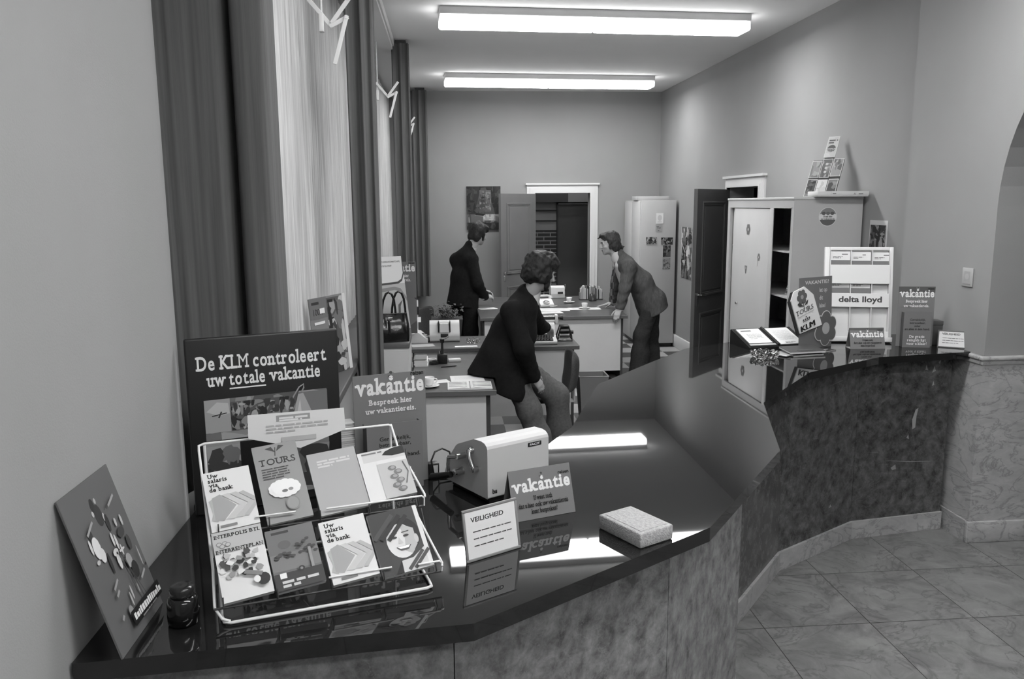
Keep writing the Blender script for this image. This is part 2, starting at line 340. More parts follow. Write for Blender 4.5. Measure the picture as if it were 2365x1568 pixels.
# right wall with the doorway, and the thick lobby wall with its arch
b = B()
for y0, y1, z0, z1 in ((5.24,8.12,0,3.6),(9.06,12.1,0,3.6),(8.12,9.06,2.16,3.6)): b.bx(3.22,3.5,y0,y1,z0,z1,WALL)
struct(b, 'wall_right')
YZX = Matrix(((0,0,1,0),(1,0,0,0),(0,1,0,0),(0,0,0,1)))
arch = [(3.38+.95*math.cos(PI*k/28), 1.97+.95*math.sin(PI*k/28)) for k in range(29)]
struct(B().prism([(5.24,0),(5.24,3.6),(-3,3.6),(-3,0),(2.43,0)]+arch[::-1]+[(4.33,0)], 3.07, 3.58, WALL, T=YZX), 'wall_arch')
struct(B().bx(3.58,5.2,5.24,5.34,0,3.6,WALL), 'wall_behind_arch')
# marble wainscot on the arch jamb
b = B().bx(3.052,3.6,4.312,4.33,.12,1.075,MARBLE_LIGHT).bx(3.052,3.07,4.33,5.0,.12,1.075,MARBLE_LIGHT)
struct(b, 'trim_2')
b = B().rbx(3.04,3.6,4.298,4.33,0,.13,MARBLE_LIGHT,.004).bx(3.04,3.07,4.33,5.0,0,.13,MARBLE_LIGHT)
struct(b, 'baseboard_arch')
b = B().rbx(3.035,3.6,4.295,4.33,1.097,1.122,MARBLE_LIGHT,.008).rbx(3.035,3.07,4.33,5.0,1.097,1.122,MARBLE_LIGHT,.008).rbx(3.045,3.6,4.305,4.33,1.07,1.099,MARBLE_LIGHT,.006).rbx(3.045,3.07,4.33,5.0,1.07,1.099,MARBLE_LIGHT,.006)
struct(b, 'trim_3')
b = B()
for y0, y1 in ((5.26,8.02),(9.16,12.08)): b.rbx(3.19,3.22,y0,y1,0,.17,TRIM,.006)
struct(b, 'baseboard_right')
# back wall, doorway and the passage behind it
D0, D1, DH = 1.345, 2.165, 2.15
b = B()
for x0, x1, z0, z1 in ((-1.1,D0,0,3.6),(D1,3.5,0,3.6),(D0,D1,DH,3.6)): b.bx(x0,x1,12.1,12.25,z0,z1,WALL)
struct(b, 'wall_back')
def architrave(T, w, h, name, wd=.12):
    b = B(T)
    for a, e in ((wd,.02),(wd*.62,.035),(wd*.25,.045)):
        b.bx(-a,0,-e,0,0,h,TRIM).bx(w,w+a,-e,0,0,h,TRIM).bx(-a,w+a,-e,0,h,h+a,TRIM)
    b.bx(-wd-.02,w+wd+.02,-.05,0,h+wd,h+wd+.025,TRIM)
    struct(b, name)
architrave(tr(D0,12.1,0), D1-D0, DH, 'trim_4')
architrave(tr(3.22,9.06,0) @ rotz(-PI/2), .94, 2.16, 'trim_5', .1)
struct(B().rbx(-.6,1.2,12.07,12.1,0,.17,TRIM,.006).rbx(2.3,2.66,12.07,12.1,0,.17,TRIM,.006), 'baseboard_back')
# passage: side walls, end wall with pale panels over brick, dark beam and dark door
BRICK = M(120, .8, .2, 'brick'); N_, L_, b_ = nodes(BRICK)
_tc = N_.new('ShaderNodeTexCoord'); _mp = N_.new('ShaderNodeMapping'); _mp.inputs['Rotation'].default_value = (PI/2,0,0); _bk = N_.new('ShaderNodeTexBrick')
L_.new(_tc.outputs['Object'], _mp.inputs[0]); L_.new(_mp.outputs[0], _bk.inputs[0])
for i, c in ((1,62),(2,74),(3,150)): _bk.inputs[i].default_value = (lin(c),)*3+(1,)
_bk.inputs['Scale'].default_value = 1; _bk.inputs['Mortar Size'].default_value = .009; _bk.inputs['Brick Width'].default_value = .22; _bk.inputs['Row Height'].default_value = .066
L_.new(_bk.outputs[0], b_.inputs['Base Color'])
struct(B().bx(.6,1.86,13.5,13.6,0,1.535,BRICK), 'wall_passage_brick')
b = B().bx(.6,1.86,13.52,13.6,1.535,2.03,M(150,.6,.3))
for z in (1.55,1.715,1.885): b.bx(.6,1.86,13.50,13.52,z-.012,z+.012,BLACK)
struct(b, 'wall_passage_panels')
struct(B().bx(.6,2.05,13.46,13.6,2.02,2.16,M(92,.6,.3)).bx(2.05,3.2,13.46,13.6,2.02,2.16,M(168,.6,.3)).bx(.6,3.2,13.46,13.6,2.16,3.6,WALL).bx(2.45,3.2,13.46,13.6,0,2.02,WALL), 'wall_passage')
d3 = struct(B().bx(1.86,2.45,13.44,13.5,0,2.0,DOORD).bx(1.86,1.88,13.425,13.44,0,2.0,M(56,.5,.3)).bx(1.86,2.45,13.425,13.44,1.98,2.0,M(96,.5,.3)), 'door_3')
struct(B().bx(.5,.6,12.25,13.6,0,3.6,WALL), 'wall_passage_left'); struct(B().bx(3.0,3.1,12.25,13.44,0,3.6,WALL), 'wall_passage_right')
# panelled door leaves; local x from hinge to free edge, front face towards -y
def leaf(name, w, h, mat, loc, rz, hx=-1, panels=None):
    t = struct(B().bx(0,w,0,.042,.01,h,mat), name, loc, rz)
    st = .12
    for z0, z1 in panels or ((1.0,h-.13),(.2,.82)):
        f = B()
        for k, (o, e) in enumerate(((0,.012),(.022,.007))):
            x0, x1, a0, a1 = st+o, w-st-o, z0+o, z1-o; g = .022-.004*k
            f.rbx(x0,x1,-e,0,a0,a0+g,mat,.003,1).rbx(x0,x1,-e,0,a1-g,a1,mat,.003,1).rbx(x0,x0+g,-e,0,a0+g,a1-g,mat,.003,1).rbx(x1-g,x1,-e,0,a0+g,a1-g,mat,.003,1)
        f.rbx(st+.055,w-st-.055,-.006,0,z0+.055,z1-.055,mat,.004,1)
        f.build('door_panel', t)
    hx = w-.07
    hd = B().cyl((hx,0,1.02),(hx,-.012,1.02),.022,None,CHROME,16).cyl((hx,-.01,1.02),(hx,-.05,1.02),.008,None,CHROME,10).tube([(hx+.005,-.048,1.02),(hx-.05,-.05,1.022),(hx-.1,-.045,1.012)],.009,CHROME)
    hd.build('door_handle', t); B().rbx(hx-.016,hx+.016,-.004,0,.9,.99,CHROME,.003).build('lock_plate', t)
    return t
def leaf_to(name, hinge, free, h, mat, flip):
    dx, dy = free[0]-hinge[0], free[1]-hinge[1]; w = math.hypot(dx, dy); a = math.atan2(dy, dx)
    t = leaf(name, w, h, mat, (hinge[0], hinge[1], 0), a)
    if flip:   # leaf runs right to left as seen from the room: mirror its thickness so the panels face the room
        for o in [t]+[c for c in bpy.data.objects if c.parent == t]:
            for v in o.data.vertices: v.co.y = -v.co.y
            o.data.flip_normals()
    return t
leaf_to('door_1', (D0+.005,12.03), (.80,11.52), 2.14, DOORG, True)
leaf_to('door_2', (3.20,9.0), (2.65,8.42), 2.14, DOORD, True)

# ------------------------------------------------------------------ counter
OUT = [(-.734,1.505),(.046,1.585),(.703,2.035),(1.173,2.687),(1.383,3.366),(1.867,3.964),(2.435,4.319),(3.049,4.419)]
INN = [(3.049,5.08),(2.4,5.05),(1.85,4.95),(1.45,4.73),(1.112,4.308),(.73,3.81),(.489,3.074),(.404,2.92),(.355,2.828),(.05,2.60),(-.07,2.545),(-.38,2.47),(-.734,2.40)]
def offset_line(P, d):
    out = []
    for i, p in enumerate(P):
        ns = []
        for a, c in ((i-1,i),(i,i+1)):
            if 0 <= a and c < len(P):
                dx, dy = P[c][0]-P[a][0], P[c][1]-P[a][1]; l = math.hypot(dx,dy); ns.append((-dy/l, dx/l))
        n = (sum(q[0] for q in ns)/len(ns), sum(q[1] for q in ns)/len(ns)); l2 = n[0]**2+n[1]**2
        out.append((p[0]+n[0]*d/l2, p[1]+n[1]*d/l2))
    return out
def strip(b, P, d0, d1, z0, z1, mat):
    A, C = offset_line(P, d0), offset_line(P, d1)
    return b.prism(A+C[::-1], z0, z1, mat)
ct = thing('service_counter', 'curved dark marble service counter with a black polished top', 'counter', (0,0,0))
o = B().prism(OUT+INN, 1.09, 1.13, TOPBLACK).build('countertop', ct)
md = o.modifiers.new('edge', 'BEVEL'); md.width = .004; md.segments = 2; md.limit_method = 'ANGLE'
pan = [(-.716,1.508)]+OUT[1:-1]+[(3.038,4.416)]
A_, C_ = offset_line(pan, .12), offset_line(pan, .16)
# pale inclusions and cracks belong to the stone of the two right-hand panels
INCL = {6: [([(.33,.36),(.62,.335),(.93,.325),(.62,.340)],150),([(.60,.60),(.63,.66),(.66,.67),(.645,.62),(.64,.55),(.61,.54)],170),([(.55,.49),(.57,.51),(.58,.48)],150),([(.40,.31),(.45,.33),(.46,.30),(.42,.295)],140),([(.78,.88),(.80,.92),(.82,.89)],165),([(.70,.90),(.71,.93),(.735,.895)],150),([(.79,.80),(.80,.83),(.815,.805)],165),([(.84,.94),(.87,.96),(.86,.93)],140),([(.13,.42),(.25,.415),(.25,.418)],140)],
 5: [([(.02,.90),(.06,.945),(.065,.95),(.03,.905)],150),([(.55,.87),(.75,.885),(.75,.889)],120),([(.66,.14),(.68,.16),(.70,.14)],140),([(.25,.60),(.45,.585),(.45,.588)],110)]}
for k in range(len(pan)-1):
    g = .0015; a, c, e, f = A_[k], A_[k+1], C_[k+1], C_[k]; l = math.hypot(c[0]-a[0], c[1]-a[1]); ux, uy = (c[0]-a[0])/l*g, (c[1]-a[1])/l*g
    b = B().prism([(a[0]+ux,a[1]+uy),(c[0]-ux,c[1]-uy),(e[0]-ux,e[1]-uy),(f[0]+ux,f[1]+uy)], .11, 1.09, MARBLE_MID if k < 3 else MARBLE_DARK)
    b.T = tr(a[0],a[1],.11) @ rotz(math.atan2(c[1]-a[1], c[0]-a[0]))
    for pts, cc in INCL.get(k, ()): b.ink([(u_*l, z_) for u_, z_ in pts], M(cc,.25,.4))
    b.build('front_panel', ct)
strip(B(), pan, .105, .16, 0.001, .11, MARBLE_LIGHT).build('plinth', ct)
strip(B(), [p for p in INN[::-1] if p[0] > -.73], -.04, -.08, 0.001, 1.09, M(120,.5,.3)).build('back_panel', ct)

# unseen lamp added to brighten the passage behind the back wall
t = thing('passage_fill_lamp','unseen globe lamp added to brighten the passage behind the back door','lamp',(1.7,12.85,3.6))
PL_ = emit('fill_globe', 20.0)
B().cyl((0,0,-.25),(0,0,0),.012,None,TRIM,12).build('stem', t); B().ell((0,0,-.36),(.13,.13,.13),PL_,24).build('globe', t)
# ------------------------------------------------------------------ curtains, nets, folding arms
def sheet(P, z0, z1, mat, th=.004, rings=14, seed=1, sway=.004):
    rnd = random.Random(seed); b = B(); n = len(P); ph = rnd.random()*6
    def ring(z, off):
        Q = offset_line(P, off); k = (z-z0)/(z1-z0)
        return [(x+sway*math.sin(3*k+ph+i*.35), y+sway*math.cos(2.3*k+ph+i*.5), z) for i, (x, y) in enumerate(Q)]
    zs = [z0+(z1-z0)*k/rings for k in range(rings+1)]
    for off, fl in ((0,False),(th,True)):
        vs = [p for z in zs for p in ring(z, off)]
        fs = [(k*n+i,k*n+i+1,(k+1)*n+i+1,(k+1)*n+i) for k in range(rings) for i in range(n-1)]
        b.add(vs, [f[::-1] for f in fs] if fl else fs, mat, True)
    A, C = ring(z0,0), ring(z0,th); b.add(A+C, [(i,n+i,n+i+1,i+1) for i in range(n-1)], mat)
    A, C = ring(z1,0), ring(z1,th); b.add(A+C, [(i,i+1,n+i+1,n+i) for i in range(n-1)], mat)
    for e in (0, n-1):
        A, C = [ring(z,0)[e] for z in zs], [ring(z,th)[e] for z in zs]
        b.add(A+C, [(i,i+1,len(zs)+i+1,len(zs)+i) for i in range(len(zs)-1)], mat)
    return b
def wave(p0, p1, folds, amp, n=10, ph=0, sharp=.35):
    d = (p1[0]-p0[0], p1[1]-p0[1]); l = math.hypot(*d); nx, ny = -d[1]/l, d[0]/l; out = []
    for i in range(folds*n+1):
        t = i/(folds*n); a = 2*PI*folds*t+ph; w = amp*(math.sin(a)+sharp*.4*math.sin(2*a+.7))
        out.append((p0[0]+d[0]*t+nx*w, p0[1]+d[1]*t+ny*w))
    return out
c = [(-.915,2.60),(-.905,2.52),(-.885,2.475),(-.86,2.46),(-.835,2.48),(-.82,2.53),(-.808,2.56),(-.795,2.55),(-.775,2.555),(-.75,2.57),(-.72,2.568),(-.69,2.572),(-.668,2.58),(-.655,2.60),(-.650,2.66),(-.642,2.72),(-.634,2.66),(-.629,2.60),(-.618,2.575),(-.60,2.565),(-.575,2.563),(-.55,2.566),(-.53,2.575),(-.521,2.60),(-.522,2.66),(-.535,2.74),(-.53,2.80),(-.56,2.86)]
o_ = sheet(c, 1.105, 3.56, CURT, seed=1).build('curtain', label='dark pleated curtain hanging right behind the black advertising board', cat='curtain', group='dark window curtains'); B().bx(-.76,-.56,2.60,2.64,3.56,3.5995,M(70)).build('curtain_rail', o_)
for (xa, xb, y, lab, sd) in ((-.515,-.362,4.62,'dark gathered curtain standing directly behind the window sill poster',2),(-.478,-.312,8.38,'dark gathered curtain above the handbag poster, its wavy top clear of the ceiling',3),(-.40,-.208,11.72,'dark gathered curtain in the far corner beside the back wall',4)):
    c = [(xa+.02,y+.30),(xa+.005,y+.22),(xa-.003,y+.12)]+wave((xa,y+.03),(xb-.012,y),2,.019,14,1.0+sd)+[(xb,y+.04),(xb-.006,y+.10),(xb-.03,y+.16),(xb-.012,y+.22),(xb-.04,y+.30)]
    o_ = sheet(c, .69, 3.56, CURT, seed=sd).build('curtain', label=lab, cat='curtain', group='dark window curtains'); B().bx(xa+.03,xb-.03,y+.07,y+.26,3.56,3.5995,M(70)).build('curtain_rail', o_)
for i, (y0, y1, lab) in enumerate(((2.97,6.75,'sheer white net curtain at the nearest window'),(6.5,9.5,'narrow strip of sheer net seen between the second and third dark curtain'),(9.38,11.90,'sheer net curtain at the far window, mostly hidden by dark curtains'))):
    P = wave((-.74-.016*(i%2),y1),(-.74-.016*(i%2),y0),int((y1-y0)*7),.0045,8,.3*i,.9)
    sheet(P, 1.103, 3.46, SHEER, .0015, 10, 10+i, .003).build('net_curtain', label=lab, cat='net curtain', group='sheer nets at the windows')
def bar(b, p, q, w=.022, t=.006):
    p, q = Vector(p), Vector(q); d = (q-p); l = d.length; d.normalize(); up = Vector((0,1,0)); s_ = d.cross(up).normalized(); y = s_.cross(d)
    T = Matrix(((d.x,y.x,s_.x,p.x),(d.y,y.y,s_.y,p.y),(d.z,y.z,s_.z,p.z),(0,0,0,1)))
    return b.rbx(-.01,l+.01,-t/2,t/2,-w/2,w/2,TRIM,.002,1,T).cyl((0,-t,0),(0,t,0),w*.4,None,TRIM,10,T)
def arms(name, pts, wall, lab):
    t = thing(name, lab, 'bracket', wall, 0, 'folding window arms')
    for k, (p, q) in enumerate(pts):
        b = B(); o = .007*k; bar(b, (p[0]-wall[0],p[1]-wall[1]-o,p[2]-wall[2]), (q[0]-wall[0],q[1]-wall[1]-o,q[2]-wall[2])); b.build('arm_bar', t)
    B().rbx(-.012,.012,-.02,.02,-.03,.06,TRIM,.003).cyl((0,.01,.06),(0,.01,3.5-wall[2]),.006,None,TRIM,10).build('wall_plate', t)
def arm_set(y, X0, Z0, k, lab):
    P = lambda dx, dz: (X0+dx*k, y, Z0+dz*k)
    arms('folding_arm', [(P(-.108,.126),P(0,0)),(P(.09,.13),P(.006,.02)),(P(0,0),P(.078,.04)),(P(.078,.04),P(.014,-.18))], (-.60,y,Z0), lab)
arm_set(4.4, -.551, 2.897, 1, 'white folding window arm over the nearest net curtain')
arm_set(8.0, -.50, 3.0, 1.0, 'white folding window arm beside the second dark curtain')
arm_set(11.3, -.45, 3.03, .9, 'white folding window arm half hidden at the far window')

# ------------------------------------------------------------------ poster on the window sill
d = Vector((.14,.30,0)).normalized(); ang = math.atan2(d.y, d.x)
b = B(rotx(-.09)); g = M(120); 
b.bx(0,.345,0,.003,0,.42,M(128)); b.rect(.0,0,.345,.42,M(120))
b.photo(.16,.0,.315,.41,M(84),[M(40),M(60),M(150),M(180),M(110)],40,5,.35); b.rect(.315,0,.345,.42,M(205))
b.rect(.0,.31,.16,.42,M(104)); b.txt('100%',.03,.33,.045,M(50),.02); b.lines(.02,.385,.15,1,.02,M(48),.014,3); b.rect(.09,.335,.135,.362,M(215)); b.lines(.17,.385,.31,1,.02,M(40),.016,4); b.lines(.03,.28,.15,1,.02,M(210),.014,6)
b.build('poster', None, (-.672,4.205,1.1015), ang, 'grey holiday poster standing on the window sill against the net', 'poster')
b = B(rotx(-.25)); b.bx(0,.06,0,.004,0,.20,PAPER); b.lines(.006,.06,.054,8,.02,M(90),.006,8)
b.build('leaflet', None, (-.60,4.10,1.1015), .9, 'small white leaflet leaning on the sill before the grey poster', 'leaflet')
# ------------------------------------------------------------------ things on the counter
TOP = 1.1305
R_ = math.radians
MID_G, DK_G, LT_G = M(116,.55,.3), M(70,.55,.3), M(150,.55,.3)
INKB, INKW = M(26,.6,.2), M(222,.6,.2)
def logo(b, xc, z, w, T=None, figure=True, small=True, grow=1.0):
    s_ = w*.31*grow
    b.txt('vakantie', xc, z, s_, INKW, .034, 'C', slab=True, w=w, T=T)
    if small: b.txt('reizen', xc+w*.5, z+s_*.70, s_*.26, INKB, .03, 'R', w=w*.19, T=T)
    if figure:    # a small mark of a head with a leafy top above the word
        for k in range(5): b.disc(xc+w*.02+s_*.10*math.cos(k*2*PI/5+.3), z+s_*.80+s_*.10*math.sin(k*2*PI/5+.3), s_*.07, s_*.07, DK_G if k % 2 else MID_G, T, 10)
        b.disc(xc+w*.02, z+s_*.66, s_*.10, s_*.11, INKW, T, 14); b.disc(xc+w*.005, z+s_*.68, s_*.018, s_*.02, INKB, T, 8); b.disc(xc+w*.04, z+s_*.68, s_*.018, s_*.02, INKB, T, 8)

# black advertising board
b = B(); t = .014
b.rbx(0,.425,0,t,0,.509,BLACK_V if 'BLACK_V' in globals() else M(26,.42,.45,'black_vinyl'),.006,3)
b.txt('De KLM controleert',.2075,.418,.056,INKW,.022,'C',slab=True,w=.362); b.txt('uw',.052,.371,.054,INKW,.022,'L',slab=True,w=.052); b.txt('totale',.112,.371,.054,INKW,.022,'L',slab=True,w=.098); b.txt('vakantie',.222,.371,.054,INKW,.022,'L',slab=True,w=.146)
b.rect(.112,.3585,.212,.3625,INKW)
b.photo(.041,.215,.385,.333,M(104),[M(60),M(84),M(128),M(150)],30,3,.4); b.rect(.041,.238,.110,.333,M(150)); b.ink([(.046,.30),(.075,.325),(.105,.32),(.108,.29),(.08,.285)],M(176)); b.line(.06,.286,.10,.292,.003,M(40)); b.line(.078,.28,.086,.297,.004,M(44))
b.photo(.112,.24,.29,.322,M(84),[M(40),M(130),M(160),M(60)],90,8,.18); b.rect(.30,.05,.385,.33,M(110)); b.ink([(.275,.23),(.30,.325),(.315,.327),(.345,.25),(.35,.20),(.28,.2)],M(160)); b.ink([(.29,.25),(.305,.31),(.31,.24)],M(190))
b.tube([(.262,-.003,.285),(.285,-.003,.315),(.305,-.003,.345),(.318,-.003,.352),(.318,-.003,.342),(.30,-.003,.31),(.285,-.003,.28)],.0022,M(150)); b.rect(.03,.02,.13,.21,M(140)); b.photo(.04,.10,.13,.2,M(150),[M(40),M(60),M(110)],12,5,.4); b.photo(.25,.03,.385,.17,M(90),[M(50),M(130),M(150)],20,6,.4)
b.build('advertising_board', None, (-.716,2.25,TOP), R_(21.9), 'large black advertising board with white headline behind the wire brochure rack', 'sign')

# leaning poster against the left wall
d0 = Vector((-.640,1.512,TOP)); ux = Vector((0.0,1,0)); th = math.asin(.094/.337)
b = B(rotx(-th)); w, h = .228, .337
b.bx(0,w,0,.003,0,h,M(96)); b.rect(0,0,w,h,M(88,.5,.35))
rn = random.Random(4)
for (x, z, rx, rz_, c) in ((.11,.285,.012,.02,44),(.12,.26,.02,.03,50),(.125,.29,.006,.008,160),(.10,.27,.006,.008,170),(.135,.25,.006,.012,170),(.14,.235,.01,.025,46),(.06,.24,.012,.014,50),(.065,.21,.02,.03,196),(.075,.19,.015,.02,190),(.045,.22,.006,.02,185),(.05,.185,.01,.006,170),(.09,.165,.007,.03,46),(.13,.2,.006,.02,180),(.14,.19,.006,.022,180),(.165,.225,.006,.012,170),(.19,.22,.006,.016,168),(.17,.20,.022,.014,60),(.185,.17,.012,.022,60),(.12,.175,.016,.01,190),(.12,.155,.01,.022,186),(.145,.17,.018,.004,180),(.145,.17,.004,.016,180),(.122,.172,.004,.004,50),(.155,.14,.018,.02,140),(.165,.115,.02,.024,38),(.105,.075,.004,.02,160),(.115,.085,.004,.02,160),(.145,.08,.003,.014,160),(.085,.055,.014,.018,128),(.20,.13,.003,.03,150),(.21,.105,.006,.004,40)):
    b.disc(x, z, rx*.72, rz_*.8, M(c), n=12)
for (x0,z0,x1,z1) in ((.04,.245,.075,.262),(.155,.265,.19,.278),(.055,.12,.08,.132),(.055,.105,.07,.112),(.17,.09,.195,.10),(.04,.06,.05,.066)): b.line(x0,z0,x1,z1,.006,M(140))
b.line(.135,.155,.15,.06,.003,M(60)); b.line(.12,.19,.165,.05,.002,M(60))
b.rect(.075,.026,.226,.058,M(20)); rn = random.Random(12); x_ = .083
while x_ < .216: wd_ = rn.uniform(.006,.012); b.rect(x_,.036,min(x_+wd_,.22),.036+rn.uniform(.010,.016),M(205)); x_ += wd_+.0018
b.lines(.11,.029,.2,1,.01,M(120),.003,2)
b.build('poster', None, d0, PI/2, 'grey poster with cartoon figures leaning against the left wall', 'poster')

# dark jar
t = thing('ink_jar','small dark glass jar beside the leaning poster','jar',(-.565,1.648,TOP))
JG = M(14,.12,.6,'dark_glass')
B().lathe([(0,0),(.028,0),(.032,.004),(.033,.02),(.032,.05),(.028,.058),(.022,.062),(0,.062)],JG,28).build('jar_body',t)
B().lathe([(.0,.061),(.024,.061),(.025,.066),(.025,.078),(.022,.083),(.012,.084),(0,.083)],M(30,.2,.5),28).build('lid',t)

# ---- wire rack; local x along its front, y backwards
RA, RZ = (-.476,1.627), R_(16)
rk = thing('brochure_rack','white wire brochure rack with two tiers before the black board','brochure rack',(RA[0],RA[1],TOP),RZ)
sl = lambda u, v, o=0: (u, .788*v-.5*o, .012+.616*v+.6*o)
r = .0032
fr = B(); fr.tube([sl(.442,.46),sl(.446,.39),sl(.484,.237),sl(.483,.228)],r,WIRE); fr.tube([sl(.41,.46),sl(-.02,.46),sl(-.033,.455),sl(-.033,.44),sl(-.025,.29),sl(-.017,.12),sl(-.018,.03)],r,WIRE); fr.tube([sl(.40,.46),sl(.436,.46),sl(.442,.455)],r,WIRE)
fr.tube([(-.018,.02,.032),(-.004,.0,.014),(.012,-.003,.008)],r,WIRE)
fr.build('side_frame',rk)
fb = B(); fb.tube([(-.005,.03,.006),(0,0,.006),(.012,-.006,.006),(.435,-.006,.006),(.448,0,.006),(.45,.03,.006),(.45,.33,.006),(.44,.345,.006),(.0,.345,.006),(-.005,.33,.006)],.0036,WIRE,closed=True); fb.build('base_wire',rk)
for u in (-.02,.44): B().tube([(u,.345,.006),(u,.36,.15),(u,.362,.292)],r,WIRE).build('rear_leg',rk)
up = lambda u, v, o=0, P=(.17,.147): (u, P[0]+.707*v-.707*o, P[1]+.707*v+.707*o)
for (P, nm) in (((.02,.042),'lower_tier'),((.17,.147),'upper_tier')):
    q = lambda u, v, o=0: (u, P[0]+.707*v-.707*o, P[1]+.707*v+.707*o)
    t_ = B(); t_.tube([q(-.02,-.012,-.002),q(.475,-.012,-.002)],.0026,DARKWIRE)
    for u in (.0,.11,.225,.34,.46): t_.tube([q(u,.15,-.003),q(u,-.012,-.003),q(u,-.016,.018),q(u,.002,.022)],.0016,DARKWIRE,6)
    lo = (0.10,.17) if P[0] > .1 else (.24,.36)
    t_.tube([q(lo[0]-.02,.008,.021),q(lo[1],.008,.021)],.0022,WIRE); t_.tube([q(.24 if P[0]>.1 else .42,.004,.022),q(.47,.004,.022),q(.476,.0,.015),q(.476,-.012,.0)],.0024,WIRE)
    if P[0] < .1: t_.tube([q(.44,.155,0),q(.47,.03,.012),q(.476,.0,.02),q(.474,-.008,.02)],.0028,WIRE)
    t_.build(nm, rk)
hd = B(tr(0,.335,0)); hd.prism([(.082,.304),(.205,.267),(.319,.304),(.317,.36),(.083,.363)],-.0008,.0008,M(214,.5,.3),T=Matrix(((1,0,0,0),(0,0,-1,0),(0,1,0,0),(0,0,0,1))))
hd.T = tr(0,.334,0); hd.rect(.15,.341,.232,.356,M(150)); hd.lines(.157,.346,.226,2,.006,M(215),.005,5); hd.lines(.125,.329,.275,3,.008,M(172),.004,7); hd.rect(.16,.288,.245,.300,M(178))
hd.build('header_card', rk)['label'] = 'white pointed header card'

# brochures lying in the rack: every pile is one booklet stack of its own
def salaris(b):
    b.rect(0,0,.105,.15,M(206)); 
    for k, s_ in enumerate(('Uw','salaris','via','de bank')): b.txt(s_,.010,.134-.0118*k,.0145,INKB,.03,'L',slab=True,sx=.95)
    g1, g2, g3 = M(166), M(184), M(152); n0 = len(b.v)
    for i in range(5): b.ink([(.004+.017*i+x,.026+z) for x, z in ((0,.055),(.012,.062),(.052,.034),(.012,-.004),(0,.004),(.006,.02))], (g1,g2,g2,g2,g1)[i]) if i == 0 else None
    b.ink([(.012,.088),(.03,.095),(.062,.058),(.03,.022),(.012,.028)],g3); b.ink([(.034,.092),(.048,.094),(.085,.057),(.052,.022),(.036,.026),(.068,.058)],g2); b.ink([(.052,.092),(.066,.094),(.103,.057),(.07,.022),(.055,.026),(.088,.058)],M(176)); b.ink([(.072,.09),(.082,.093),(.104,.072),(.104,.058)],g1); b.ink([(.074,.026),(.084,.022),(.104,.046),(.104,.058)],g1)
    b.v[n0:] = [tuple(b.T @ Vector(((q := b.T.inverted() @ Vector(p)).x, q.y, (q.z-.02)*.92+.02))) for p in b.v[n0:]]; b.lines(.02,.006,.09,1,.01,M(120),.006,3)
def tours(b):
    h = .205; b.rect(0,0,.105,h,M(140)); b.txt('TOURS',.0525,.150,.024,M(52),.012,'C',slab=True,w=.085); b.line(.05,.172,.054,.195,.002,M(60)); b.ink([(.052,.182),(.03,.195),(.045,.198)],M(70)); b.ink([(.055,.184),(.075,.196),(.062,.2)],M(70)); b.lines(.012,.138,.075,5,.0065,M(72),.0028,2)
    for k in range(13): a = 2*PI*k/13; b.disc(.055+.027*math.cos(a),.082+.016*math.sin(a),.011,.009,INKW,n=12)
    b.disc(.055,.082,.03,.018,INKW); b.disc(.054,.074,.007,.004,M(110),n=12); b.disc(.068,.076,.006,.004,M(140),n=12); b.disc(.066,.04,.016,.018,M(130),n=16); b.disc(.066,.04,.013,.015,M(144),n=16)
def plain(b): b.rect(0,0,.118,.165,M(160)); b.lines(.02,.138,.1,3,.0075,M(192),.0045,9)
def shells(b):
    b.rect(0,0,.118,.135,M(206)); b.rect(.01,.105,.118,.135,M(190)); b.ink([(.06,.118),(.085,.112),(.118,.113),(.118,.135),(.09,.133),(.07,.127)],M(34)); b.lines(.01,.126,.075,1,.008,M(110),.004,2); b.rect(.04,.0,.118,.095,M(176))
    for k in range(6): b.disc(.075+.012*(k%2),.078-.012*k,.011,.007,M(112),n=12); b.disc(.077+.012*(k%2),.079-.012*k,.006,.004,M(150),n=10)
    b.tube([(.105,-.004,.09),(.112,-.004,.06),(.10,-.004,.03)],.0012,M(110),6)
def rente(b):
    b.rect(0,0,.105,.16,M(206)); b.rect(0,.108,.105,.16,M(172)); b.txt('INTERPOLIS BTL',.0525,.145,.0115,INKB,.028,'C',slab=True,w=.098); b.txt('INTERRENTEPLAN',.0525,.110,.0115,INKB,.028,'C',slab=True,w=.1)
    for x, z in ((.012,.131),(.024,.131),(.018,.125),(.03,.127)): b.disc(x,z,.006,.005,M(120),n=14); b.disc(x,z,.0045,.0035,M(176),n=14)
    rr = random.Random(2)
    for k in range(34):
        x, z = .05+rr.uniform(-.04,.038), .075+rr.uniform(-.022,.026); b.ink([(x+.011*rr.uniform(.4,1)*math.cos(a), z+.009*rr.uniform(.4,1)*math.sin(a)) for a in [i*PI/3 for i in range(6)]], M(rr.choice((40,54,70,90,140,170,210))))
    b.disc(.088,.03,.014,.014,M(46),n=12); b.disc(.075,.032,.007,.008,M(215),n=12); b.ink([(.05,.05),(.085,.038),(.09,.046),(.055,.058)],M(120))
def garden(b):
    b.rect(0,0,.105,.145,M(106)); b.lines(.012,.132,.085,1,.01,M(60),.006,3); b.disc(.035,.105,.014,.01,M(94)); b.rect(0,.045,.105,.085,M(118))
    rr = random.Random(7)
    for k in range(16): b.disc(.06+.04*rr.random(),.075+.035*rr.random(),.005,.003,M(70),n=8); b.disc(.01+.04*rr.random(),.072+.014*rr.random(),.005,.003,M(74),n=8)
    b.line(.085,.03,.085,.085,.006,M(140)); b.rect(0,.0,.105,.038,M(58)); b.rect(.012,.026,.026,.038,M(220)); b.disc(.06,.04,.007,.006,M(50)); b.disc(.06,.04,.003,.003,M(130)); b.lines(.014,.014,.092,2,.009,M(190),.006,4)
